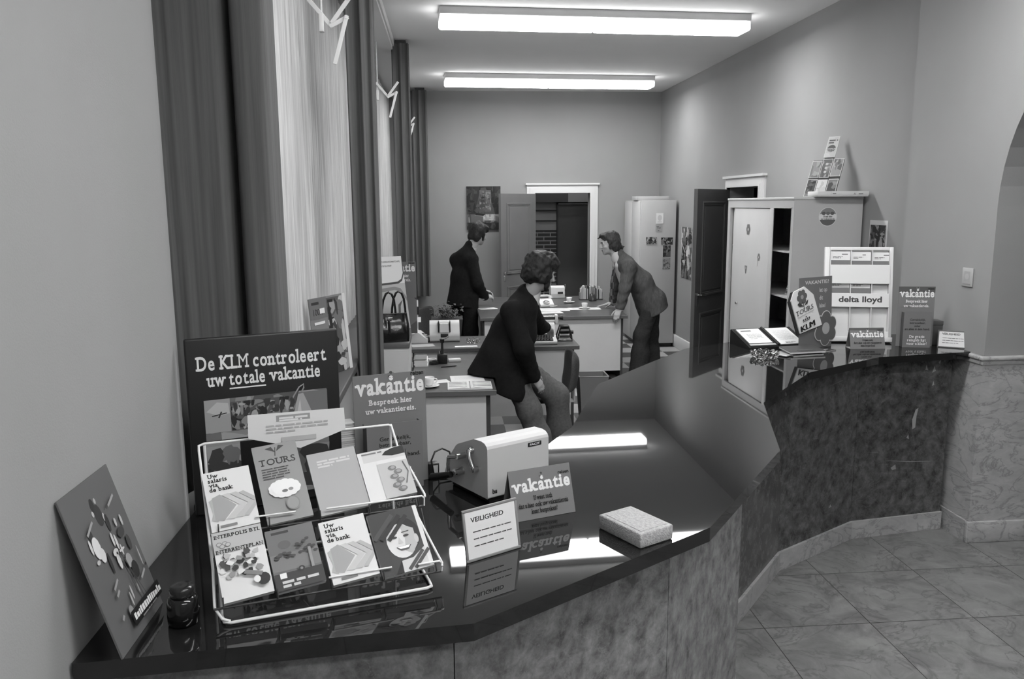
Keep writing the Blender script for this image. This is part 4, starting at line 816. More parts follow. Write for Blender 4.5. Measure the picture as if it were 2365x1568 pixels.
def ship(b):
    w, h = .50, .625; D = [M(c) for c in (30,40,52,64)]
    b.photo(0,0,w,h,M(44),D,130,41,.13); b.ink([(.13,.22),(.17,.45),(.21,.60),(.28,.61),(.33,.5),(.40,.3),(.42,.2)],M(72)); b.photo(.19,.26,.36,.57,M(92),[M(70),M(110),M(130),M(84),M(120)],70,5,.16); b.photo(.0,.10,w,.22,M(90),[M(70),M(120),M(60)],20,6,.5); b.photo(.24,.13,.42,.22,M(150),[M(170),M(180),M(130)],12,8,.5)
    b.ink([(.13,.20),(.24,.19),(.27,.22),(.13,.245)],M(28)); b.line(.12,.205,.26,.19,.006,M(150))
    for x, z0, z1 in ((.17,.24,.42),(.22,.24,.50),(.265,.22,.44)): b.line(x,z0,x+.012,z1,.005,M(24))
    for (x,z,s,c) in ((.165,.28,.045,70),(.17,.345,.036,80),(.225,.27,.05,76),(.23,.345,.045,64),(.235,.415,.038,56),(.24,.46,.028,40),(.27,.29,.032,84),(.275,.36,.028,72)): b.ink([(x-s,z-s*.55),(x+s*.9,z-s*.4),(x+s*.75,z+s*.6),(x-s*.6,z+s*.5)],M(c))
    b.rect(0,0,w,.09,M(34)); b.photo(0,0,w,.09,M(34),[M(26),M(48),M(70)],14,7,.6)
t_ = picture('ship_painting',(.335,12.096,1.628),0,.50,.625,ship,'dark painting of a sailing ship on the back wall','painting',None,.02); 
for v in t_.data.vertices: v.co.y -= .02
# ------------------------------------------------------------------ office desks and seats
def desk(x0, x1, y0, y1, h, lab, pz=.11, ped=1):
    t = thing('office_desk', lab, 'desk', (x0,y0,0), 0, 'office desks'); w, d = x1-x0, y1-y0
    B().rbx(0,w,.001,d,h-.036,h-.001,DESKEDGE,.002,1).bx(.001,w-.001,.003,d-.002,h-.0009,h,DESKTOP).rbx(0,w,-.001,.006,h-.006,h-.0005,M(132,.4,.35),.001,1).build('desk_top', t)
    B().bx(.05,w-.07,.04,.058,pz,h-.036,PANEL).build('modesty_panel', t)
    for x in (.035,w-.07): B().bx(x,x+.03,.058,d-.05,.0,h-.036,M(64,.4,.35)).build('leg_frame', t)
    px0 = w-.07-.40 if ped else .07
    b = B(); b.bx(px0,px0+.395,.10,d-.06,.12,h-.037,PANEL); b.build('pedestal', t)
    for k in range(3): B().rbx(px0+.006,px0+.389,d-.062,d-.045,.14+.185*k,.31+.185*k,PANEL,.003).build('drawer', t)
    return t
desk(-.255,.333,5.372,6.50,.75,'dark topped desk nearest the counter, seen end on')
desk(-.335,1.182,7.04,7.68,.75,'middle desk carrying the typewriter and the cream adding machine')
desk(.378,2.045,8.925,9.93,.75,'wide desk on which the bending man rests his hands')
desk(.40,2.085,9.94,10.95,.75,'farthest desk, pushed against the back of the wide desk')
CUSH = noisy('dark_upholstery', 58, 70, scale=90, rough=.85, spec=.2, bump=.3, bscale=300)
def chair(loc, rz, lab):
    t = thing('office_chair', lab, 'chair', loc, rz, 'typist chairs')
    b = B(); prof = []      # backrest curved cushion, facing -x in local space
    n = 14; vs = []; hw, hh = .20, .17
    for s_, off in ((0,0),(1,.05)):
        for j in range(n+1):
            for i in range(n+1):
                u, v = -1+2*i/n, -1+2*j/n; r_ = (abs(u)**5+abs(v)**5)**.2; k = 1 if r_ < 1e-6 else max(abs(u),abs(v))/r_ if r_ > 0 else 1
                y, z = u*k*hw, v*k*hh; edge = max(0,1-max(abs(u),abs(v))**6)
                x = .04*(1-(y/hw)**2)*1.0+ (off*edge if s_ else -.012*edge) + .035*(1-(z/hh)**2)*.5
                vs.append((x,y,z))
    m = (n+1)*(n+1); fs = []
    for s_ in (0,1):
        for j in range(n):
            for i in range(n):
                q = (s_*m+j*(n+1)+i, s_*m+j*(n+1)+i+1, s_*m+(j+1)*(n+1)+i+1, s_*m+(j+1)*(n+1)+i); fs.append(q if s_ else q[::-1])
    rim = [j for j in range(n+1)]+[(k+1)*(n+1)+n for k in range(n)]+[n*(n+1)+n-1-k for k in range(n)]+[(n-1-k)*(n+1) for k in range(n-1)]
    for k in range(len(rim)): a, c = rim[k], rim[(k+1)%len(rim)]; fs.append((a,c,m+c,m+a))
    b.add(vs, fs, CUSH, True, tr(.22,0,.66) @ roty(.10)); b.build('backrest', t)
    b = B(); b.rbx(-.22,.2,-.21,.21,.43,.48,CUSH,.024,3); b.build('seat', t)
    b = B(); b.rbx(.285,.300,-.035,.035,.40,.72,M(186,.4,.4),.004); b.rbx(.05,.29,-.03,.03,.395,.415,M(186,.4,.4),.004); b.cyl((.28,0,.70),(.31,0,.70),.016,None,CHROME,12); b.build('back_support', t)
    B().cyl((0,0,.09),(0,0,.41),.024,.02,CHROME,16).cyl((0,0,.06),(0,0,.2),.034,.03,BLACK,16).build('column', t)
    for k in range(4):
        a = PI/4+k*PI/2; l = B(); l.tube([(0,0,.09),(.14*math.cos(a),.14*math.sin(a),.085),(.27*math.cos(a),.27*math.sin(a),.062)],.014,M(120,.3,.4)); o = l.build('leg', t)
        B().cyl((.27*math.cos(a)-.012,.27*math.sin(a),.026),(.27*math.cos(a)+.012,.27*math.sin(a),.026),.026,None,BLACK,14).build('caster', o)
    return t
ch = chair((.74,6.42,0), 0, 'dark upholstered office chair standing in front of the middle desk')
copy_thing(ch, (-.02,9.25,0), PI-.5, 'dark office chair by the far curtain, seen behind the cream adding machine')
# waste bin
t = thing('waste_bin','grey tapered waste bin on the floor at the end of the middle desk','bin',(1.335,7.26,0))
BN = M(118,.6,.3); b = B(); w0, w1, d0_, d1_, h = .105, .135, .09, .12, .44
for s_ in (0,):
    O_ = [(-w0,-d0_,0),(w0,-d0_,0),(w0,d0_,0),(-w0,d0_,0),(-w1,-d1_,h),(w1,-d1_,h),(w1,d1_,h),(-w1,d1_,h)]
    I_ = [(x*.95,y*.95,z+.004 if z == 0 else z) for x,y,z in O_]
    b.add(O_+I_, [(0,3,2,1),(0,1,5,4),(1,2,6,5),(2,3,7,6),(3,0,4,7),(8,9,10,11),(8,12,13,9),(9,13,14,10),(10,14,15,11),(11,15,12,8),(4,5,13,12),(5,6,14,13),(6,7,15,14),(7,4,12,15)], BN)
b.build('bin_body', t)
b = B(); b.tube([(-w1,-d1_,h),(w1,-d1_,h),(w1,d1_,h),(-w1,d1_,h)],.005,M(150,.5,.3),8,closed=True); b.build('rim', t)

# low cabinet below the window with the handbag
t = thing('low_cabinet','low pale cabinet with dark top beside the window curtain','cabinet',(-.537,5.90,0))
B().bx(.004,.262,.01,.45,.06,.958,PANEL).bx(.02,.25,.03,.43,.001,.06,BLACK).build('carcass', t)
B().rbx(0,.266,0,.46,.958,.999,DESKEDGE,.004).build('top_panel', t)
B().bx(.012,.254,.004,.01,.08,.94,PANEL).build('rear_cover', t)
b = B(rotx(-.20)); w, h = .315, .62; b.bx(0,w,0,.004,0,h,M(60)); b.rect(0,0,w,h,M(176)); b.rect(0,h*.665,w,h,M(212))
b.txt('MARTINAIR KIEST ALS EERSTE NEDERLANDSE MAATSCHAPPIJ',.008,h*.925,.018,M(70),.012,'L',w=w*.9); b.txt('DE NEDERLANDSE FOKKER F28 FELLOWSHIP',.008,h*.875,.018,M(70),.012,'L',w=w*.66); b.lines(.012,h*.79,w*.42,1,.01,M(110),.009,3)
b.ink([(0,h*.64),(w*.82,h*.66),(w*.93,h*.69),(w,h*.78),(w,h),(w*1.0,h),(w*.985,h),(w*.975,h*.79),(w*.91,h*.715),(w*.8,h*.685),(0,h*.665)],M(70)); b.ink([(0,h*.55),(0,h*.60),(w*.7,h*.625),(w*.86,h*.60),(w,h*.48),(w,h*.43),(w*.86,h*.56),(w*.7,h*.585)],M(132)); b.ink([(w*.72,h*.30),(w*.74,h*.40),(w*.88,h*.46),(w*.80,h*.38),(w*.78,h*.30)],M(84)); b.photo(0,0,w,h*.10,M(110),[M(90),M(130)],8,3,.5)
b.build('airline_poster', None, (-.530,6.045,1.0005), R_(33), 'pale airline poster leaning on the low cabinet behind the handbag', 'poster')
b = B(rotx(-.015)); w, h = .28, .56; b.bx(0,w,0,.004,0,h,M(112)); b.rect(0,0,w,h,M(108,.5,.35)); logo(b,w/2,h*.87,w*.94); b.txt('Bespreek hier',w/2,h*.79,.035,INKW,.02,'C',slab=True,w=w*.6); b.txt('uw vakantiereis.',w/2,h*.73,.035,INKW,.02,'C',slab=True,w=w*.7); b.photo(0,0,w,h*.5,M(84),[M(60),M(110)],14,8,.5)
b.build('holiday_poster', None, (-.505,6.346,1.0005), 0, 'tall grey holiday poster mostly hidden behind the airline poster', 'poster')
# handbag
LEA = noisy('black_patent_leather', 18, 26, scale=30, rough=.16, spec=.6, bump=.35, bscale=26)
t = thing('handbag','glossy black leather handbag with two looped handles','handbag',(-.385,5.985,1.0005),R_(14))
def bagmesh():
    n, m, vs = 40, 12, []
    for k in range(m+1):
        z = k/m; hw = .112*(1-.10*z+.06*math.sin(PI*z)); hd = .050*(1-.62*z+.25*math.sin(PI*min(1,z*1.3)))
        for i in range(n):
            a = 2*PI*i/n; c, s_ = math.cos(a), math.sin(a); x = hw*math.copysign(abs(c)**.5,c); y = hd*math.copysign(abs(s_)**.6,s_)
            pl = .006*math.sin(9*x/.112*3+2*z)*z*(1 if y < 0 else .5); vs.append((x, y+pl, .205*z-.012*math.sin(PI*i/n*2)*0))
    b = B(); b.add(vs, [(k*n+i,k*n+(i+1)%n,(k+1)*n+(i+1)%n,(k+1)*n+i) for k in range(m) for i in range(n)], LEA, True)
    b.add(vs, [tuple(range(n))[::-1], tuple(range(m*n,(m+1)*n))], LEA); return b
bagmesh().build('bag_body', t)
for xc, y in ((-.035,-.016),(.045,.016)):
    b = B(); b.tube([(xc-.055,y,.195),(xc-.052,y,.24),(xc-.04,y,.31),(xc-.02,y,.355),(xc,y,.366),(xc+.022,y,.352),(xc+.038,y,.31),(xc+.046,y,.24),(xc+.048,y,.195)],.0085,LEA,10); b.build('handle', t)
b = B(); b.tube([(-.09,-.02,.207),(.09,-.02,.207)],.005,LEA); b.rbx(-.055,-.015,-.052,-.040,.165,.185,CHROME,.003); b.rbx(-.048,-.036,-.058,-.046,.06,.165,LEA,.003); b.build('clasp_strap', t)

# paper stack beside the low cabinet (on the near desk end)
for k, (z, w, c, lab) in enumerate(((.0005,.10,215,'white paper pile at the back left corner of the nearest desk'),(.05,.09,120,'dark folder lying on the white paper pile on the nearest desk'))):
    b = B(); rr = random.Random(k)
    for q in range(10 if k == 0 else 2): o = rr.uniform(-.008,.008); b.bx(o,w+o,0,.2,q*.0049,q*.0049+.0043,M(c if q%2 else c-14))
    b.build('paper_pile', None, (-.252,6.24,.75+z), 0, lab, 'papers', None, 'stuff' if k == 0 else None)

# --- on the nearest desk
CERAM = M(222,.25,.5,'white_china')
def cup(loc, lab, rz=0):
    t = thing('coffee_cup', lab, 'cup', loc, rz, 'white coffee cups')
    B().lathe([(0,.012),(.022,.012),(.026,.018),(.034,.045),(.038,.07),(.036,.07),(.032,.046),(.02,.018),(0,.016)],CERAM,28).build('cup_body', t)
    B().tube([(.034,0,.06),(.052,0,.058),(.056,0,.044),(.046,0,.03),(.03,0,.03)],.004,CERAM,8).build('handle', t)
    return B().lathe([(0,0),(.035,0),(.045,.004),(.072,.014),(.071,.016),(.044,.008),(.03,.0075),(0,.0075)],CERAM,32).build('saucer', t)
cup((-.125,5.52,.7505),'white cup and saucer half hidden by the tall holiday sign')
def sheet_(loc, w, d, rz, lab, c=226, nm='paper_sheet'):
    b = B(); b.bx(0,w,0,d,0,.0012,M(c)); b.T = tr(0,0,.0013) @ rotx(-PI/2); b.lines(w*.12,d*.85,w*.88,7,d*.09,M(170),d*.012,3)
    return b.build(nm, None, loc, rz, lab, 'paper', 'loose papers on the desks')
sheet_((-.10,5.62,.7505),.13,.10,.3,'small white sheet behind the cup on the nearest desk')
t = thing('open_book','open appointment book on the edge of the nearest desk','book',(.155,5.40,.7505))
for s_ in (-1,1):
    b = B(); pr = [(0,0),(.005,.013),(.04,.018),(.10,.014),(.153,.008),(.153,0)]; T = Matrix(((s_,0,0,0),(0,0,1,0),(0,1,0,0),(0,0,0,1)))
    b.prism(pr,0,.22,M(214),T=T); b.build('page_block', t)
    b = B(); 
    for k in range(9): b.bx(min(s_*.02,s_*.145),max(s_*.02,s_*.145),.02+k*.021,.0215+k*.021,.0165,.0195,M(150)) if k % 2 else None
    b.build('print_lines', t)
B().bx(-.156,.156,-.003,.223,-.0003,.0012,M(90)).build('cover', t)
sheet_((.03,5.66,.7505),.24,.20,.05,'white printed sheet behind the open book under the seated man',220)
t = thing('numbering_stamp','black numbering stamp with upright handle on the nearest desk','stamp',(-.035,6.37,.7505))
B().rbx(-.04,.04,-.03,.03,0,.075,BLACK,.005).build('stamp_body', t); B().cyl((0,0,.075),(0,0,.17),.011,.009,M(40,.2,.5),14).cyl((0,0,.165),(0,0,.195),.016,.02,BLACK,14).build('stamp_handle', t); B().tube([(0,0,.19),(.03,.0,.2),(.055,0,.215)],.006,CHROME).cyl((-.02,0,.075),(-.02,0,.1),.007,None,CHROME).build('lever', t)
b = B(); b.rbx(0,.10,0,.06,0,.022,M(205),.004); b.build('ink_pad', None, (.015,6.40,.7505), .1, 'small white pad right behind the black stamp', 'ink pad')
def roll(loc, r0, h, c, lab):
    b = B(); b.lathe([(r0*.62,0),(r0,0),(r0,h),(r0*.62,h),(r0*.62,0)],M(c,.4,.4),32,None,False); return b.build('tape_roll', None, loc, 0, lab, 'tape roll', 'rolls of tape')
roll((-.175,6.435,.7505) if False else (-.115,6.435,.7505),.036,.026,206,'white roll of tape on the nearest desk'); roll((-.10,6.335,.7505),.038,.024,30,'black roll of tape on the nearest desk')
B().cyl((0,0,.005),(.11,.03,.005),.005,.005,BLACK,8).cyl((.11,.03,.005),(.125,.034,.005),.005,.001,BLACK,8).build('pen', None, (-.045,6.19,.7505), 0, 'dark pen lying in front of the black stamp', 'pen')

# --- on the middle desk
t = thing('adding_machine','cream adding machine with paper roll on the left of the middle desk','adding machine',(-.152,7.36,.7505))
b = B(Matrix(((0,0,1,0),(1,0,0,0),(0,1,0,0),(0,0,0,1)))); b.prism([(0,.02),(.01,.0),(.27,0),(.28,.1),(.20,.15),(.14,.19),(.06,.17),(0,.07)],0,.275,CR); o = b.build('housing', t); md = o.modifiers.new('e','BEVEL'); md.width = .016; md.segments = 3; md.limit_method = 'ANGLE'
B().cyl((.09,.055,.172),(.18,.055,.172),.024,None,PAPER,20).bx(.095,.175,.0,.03,.09,.17,PAPER).build('paper_roll', t); B().rbx(.10,.17,-.004,.01,.045,.078,M(40),.003).build('key_window', t); B().rbx(.078,.088,.0,.08,.09,.19,BLACK,.003).rbx(.182,.192,.0,.08,.09,.19,BLACK,.003).build('roll_holder', t)
t = thing('telephone','white telephone on the middle desk left of the adding machine','telephone',(-.262,7.44,.7505),1.5)
def phone(t, cord=True):
    b = B(Matrix(((0,0,1,-.09),(1,0,0,0),(0,1,0,0),(0,0,0,1)))); b.prism([(-.10,0),(.10,0),(.10,.05),(.03,.095),(-.02,.09),(-.10,.025)],.0,.18,M(206,.3,.5)); o = b.build('phone_body', t); md = o.modifiers.new('e','BEVEL'); md.width = .012; md.segments = 3; md.limit_method = 'ANGLE'
    b = B(); b.cyl((0,-.062,.052),(0,-.066,.062),.042,None,M(190,.3,.5),28); 
    for k in range(10): a = k*PI/6; b.cyl((.03*math.cos(a),-.067-.001+.012*math.sin(a)*0+.026*math.sin(a)*.92,.0625+.011*math.sin(a)*1.0),(.03*math.cos(a),-.0675+.026*math.sin(a)*.92,.066+.011*math.sin(a)),.006,None,M(60),10)
    b.build('dial', t)
    b = B(); b.tube([(-.10,.045,.115),(-.06,.045,.125),(.06,.045,.125),(.10,.045,.115)],.014,M(210,.3,.5),12); b.cyl((-.098,.045,.118),(-.10,.03,.085),.022,.027,M(210,.3,.5),16); b.cyl((.098,.045,.118),(.10,.03,.085),.022,.027,M(210,.3,.5),16); b.build('handset', t)
    if not cord: return
    b = B(); b.tube([(.09,.0,.012),(.12,-.04,.008),(.13,-.1,.007),(.08,-.13,.007),(.02,-.125,.007)],.005,M(200,.4,.4),8); b.build('cord', t)
phone(t, False)
t = thing('desk_calendar_stand','desk stand with black date block behind the telephone on the middle desk','calendar',(-.285,7.635,.7505))
B().rbx(-.04,.04,-.03,.03,0,.012,M(150),.003).build('base', t); B().cyl((.01,.0,.012),(.01,0,.36),.012,.018,M(206),12).build('post', t)
b = B(tr(-.03,-.022,.225)); b.rbx(0,.065,0,.02,0,.075,M(30),.003); b.txt('3',.0325,.015,.055,M(205),.02,'C'); b.build('date_block', t)
b = B(tr(-.035,-.03,.155) @ rotx(-.4)); b.bx(0,.085,0,.002,0,.05,PAPER); b.build('white_card', t)
sheet_((-.30,7.12,.7505),.2,.14,.15,'grey card in front of the telephone on the middle desk',176,'card_sheet')
sheet_((.075,7.08,.7505),.20,.06,.05,'narrow white slip at the front edge of the middle desk')
ashtray((.245,7.32,.7505),.065,.03,'small glass ashtray on the middle desk behind the white slip')
t = thing('typewriter','pale typewriter with black keys on the middle desk','typewriter',(.62,7.10,.7505))
b = B(Matrix(((0,0,1,0),(1,0,0,0),(0,1,0,0),(0,0,0,1)))); b.prism([(.0,.02),(.01,.0),(.36,0),(.36,.14),(.30,.17),(.20,.165),(.17,.12),(.155,.07),(.0,.035)],0,.37,CR); o = b.build('housing', t); md = o.modifiers.new('e','BEVEL'); md.width = .01; md.segments = 2; md.limit_method = 'ANGLE'
b = B(tr(0,.005,.038) @ rotx(.22)); b.rbx(.02,.335,0,.145,.0,.006,M(30),.002,1); b.build('key_plate', t)
for r_ in range(4):
    b = B(tr(0,.015+.033*r_,.044+.0073*r_)); 
    for k in range(11): b.cyl((.04+.026*k+.006*r_,0,0),(.04+.026*k+.006*r_,0,.012),.009,.008,M(38,.35,.4),10)
    b.build('key_row', t)
b = B(); b.cyl((-.03,.285,.205),(.40,.285,.205),.021,None,M(44,.5,.3),20); b.cyl((.0,.285,.205),(.39,.285,.205),.0225,.0225,M(60),20); b.build('platen', t)
b = B(); b.cyl((.40,.285,.205),(.43,.285,.205),.010,None,BLACK,12).cyl((.43,.285,.205),(.46,.285,.205),.020,.024,BLACK,18); b.build('platen_knob', t)
b = B(); b.rbx(-.02,.415,.255,.325,.165,.19,CR,.006); b.rbx(.385,.41,.25,.33,.15,.235,M(205,.4,.4),.006); b.cyl((.02,.262,.222),(.38,.262,.222),.006,None,CHROME,10); b.build('carriage', t)
b = B(tr(.29,.152,.10) @ rotx(-.22)); b.rbx(0,.05,-.003,0,0,.045,M(150),.002,1); b.rect(.006,.006,.044,.022,M(60)); b.rect(.006,.026,.044,.04,M(90)); b.build('margin_scale', t)
b = B(); b.bx(0,.16,0,.11,0,.012,M(214)); b.build('memo_block', None, (1.005,7.46,.7505), 0, 'white memo block between typewriter and rotary card file', 'memo block')
t = thing('rotary_card_file','rotary card file with black arched frame on the middle desk','card file',(1.085,7.335,.7505))
b = B(); 
for y in (-.05,.05): b.tube([(-.065,y,.0),(-.062,y,.05),(-.035,y,.135),(.035,y,.135),(.062,y,.05),(.065,y,.0)],.007,BLACK,8)
b.rbx(-.04,.04,-.055,.055,.128,.142,BLACK,.003); b.build('frame', t)
b = B(); b.rbx(-.062,.062,-.055,.055,0.001,.014,M(170,.2,.5),.004); b.tube([(-.066,-.06,.01),(.066,-.06,.01),(.066,.06,.01),(-.066,.06,.01)],.006,CHROME,8,closed=True); b.build('base', t)
b = B()
for k in range(16): a = k*2*PI/16; b.add([(-.045,.0,.072),(.045,.0,.072),(.045,.042*math.cos(a),.072+.05*math.sin(a)),(-.045,.042*math.cos(a),.072+.05*math.sin(a))],[(0,1,2,3)],M(66 if k%3 else 214))
b.build('cards', t); B().cyl((.062,0,.075),(.085,0,.075),.018,.018,BLACK,16).build('knob', t)

# --- on the far desks
t = thing('telephone','white telephone on the wide desk in front of the far adding machine','telephone',(1.21,9.86,.7505),.3); phone(t)
t = thing('adding_machine','white adding machine at the back of the farthest desk','adding machine',(1.40,10.66,.7505))
b = B(Matrix(((0,0,1,0),(1,0,0,0),(0,1,0,0),(0,0,0,1)))); b.prism([(0,.0),(.2,0),(.2,.10),(.10,.165),(.02,.15),(0,.06)],0,.185,M(210,.4,.4)); o = b.build('housing', t); md = o.modifiers.new('e','BEVEL'); md.width = .012; md.segments = 3; md.limit_method = 'ANGLE'
B().rbx(.09,.16,-.004,.004,.06,.09,M(60),.002).build('name_plate', t); B().cyl((.185,.1,.1),(.205,.1,.1),.014,None,BLACK,12).tube([(.2,.1,.1),(.203,.09,.15),(.2,.08,.18)],.005,CHROME).build('lever', t)
cup((1.565,10.16,.7505),'white cup and saucer on the far desk left of the card box',1.0)
sheet_((1.47,9.46,.7505),.38,.20,.0,'large white sheet under a coffee cup on the wide desk')
cup((1.66,9.55,.752),'white cup and saucer standing on the white sheet',1.2)
sheet_((1.06,9.42,.7505),.40,.24,-.08,'white papers near the telephone on the wide desk')
sheet_((1.00,9.16,.7505),.36,.2,.12,'second sheet of white paper behind the typewriter, nearer the desk edge')
sheet_((.42,9.62,.7505),.22,.16,.3,'white pad lying before the man in the dark suit')
t = thing('card_index','long open card index of upright files on the far desk','card index',(1.75,10.42,.7505))
B().bx(0,.30,0,.10,0,.012,M(70)).bx(0,.30,.09,.10,.012,.09,M(70)).bx(0,.006,0,.09,.012,.10,M(150)).bx(.294,.30,0,.09,.012,.10,M(150)).build('tray', t)
rr = random.Random(9)
for k in range(20): B().bx(.01+.0142*k,.01+.0142*k+.010,.004+.004*rr.random(),.085,.013,rr.uniform(.13,.19),M(rr.choice((225,210,190,120,60,235)))).build('file_card', t)
t = thing('pen_holder','dark pen holder in front of the card index','pen holder',(1.90,10.33,.7505))
B().lathe([(0,0),(.05,0),(.052,.01),(.044,.02),(.04,.09),(.036,.09),(.036,.02),(0,.02)],M(50,.3,.4),24).build('holder', t)
B().cyl((.0,0,.02),(.01,.005,.18),.004,.003,M(60),8).build('pen_dark', t); B().cyl((-.015,0.01,.02),(-.02,.015,.19),.004,.003,M(190),8).build('pen_pale', t)
# plant in its planter
t = thing('potted_plant','bushy leafy plant in a dark planter beside the man in the dark suit','plant',(.01,8.25,0))
b = B(); b.add([(-.13,-.09,.60),(.13,-.09,.60),(.13,.09,.60),(-.13,.09,.60),(-.16,-.12,.85),(.16,-.12,.85),(.16,.12,.85),(-.16,.12,.85)],[(0,3,2,1),(4,5,6,7),(0,1,5,4),(1,2,6,5),(2,3,7,6),(3,0,4,7)],M(62,.5,.35)); b.build('planter', t)
for x in (-.11,.11):
    for y in (-.07,.07): B().cyl((x,y,0),(x,y,.6),.012,None,M(60),10).build('leg', t)
LEAF = noisy('plant_leaves', 58, 104, scale=14, rough=.65, spec=.2); b = B(); rr = random.Random(11)
for k in range(230):
    x, y, z = max(-.16,min(.16,rr.gauss(0,.07))), max(-.12,min(.12,rr.gauss(0,.05))), .85+min(.15,abs(rr.gauss(.06,.04))); a, e = rr.random()*6.3, rr.uniform(-.7,.9); l = rr.uniform(.022,.042)
    T = tr(x,y,z) @ rotz(a) @ roty(-e); b.add([(0,0,0),(l*.35,-l*.32,.004),(l*.8,-l*.25,-.002),(l,0,-.006),(l*.8,l*.25,-.002),(l*.35,l*.32,.004),(l*.5,0,.006)],[(0,1,6),(1,2,6),(2,3,6),(3,4,6),(4,5,6),(5,0,6)],LEAF,False,T)
b.build('foliage', t); b = B()
for k in range(14): b.tube([(rr.uniform(-.06,.06),rr.uniform(-.05,.05),.84),(rr.uniform(-.1,.1),rr.uniform(-.08,.08),.95)],.003,M(90),6)
b.build('stems', t)
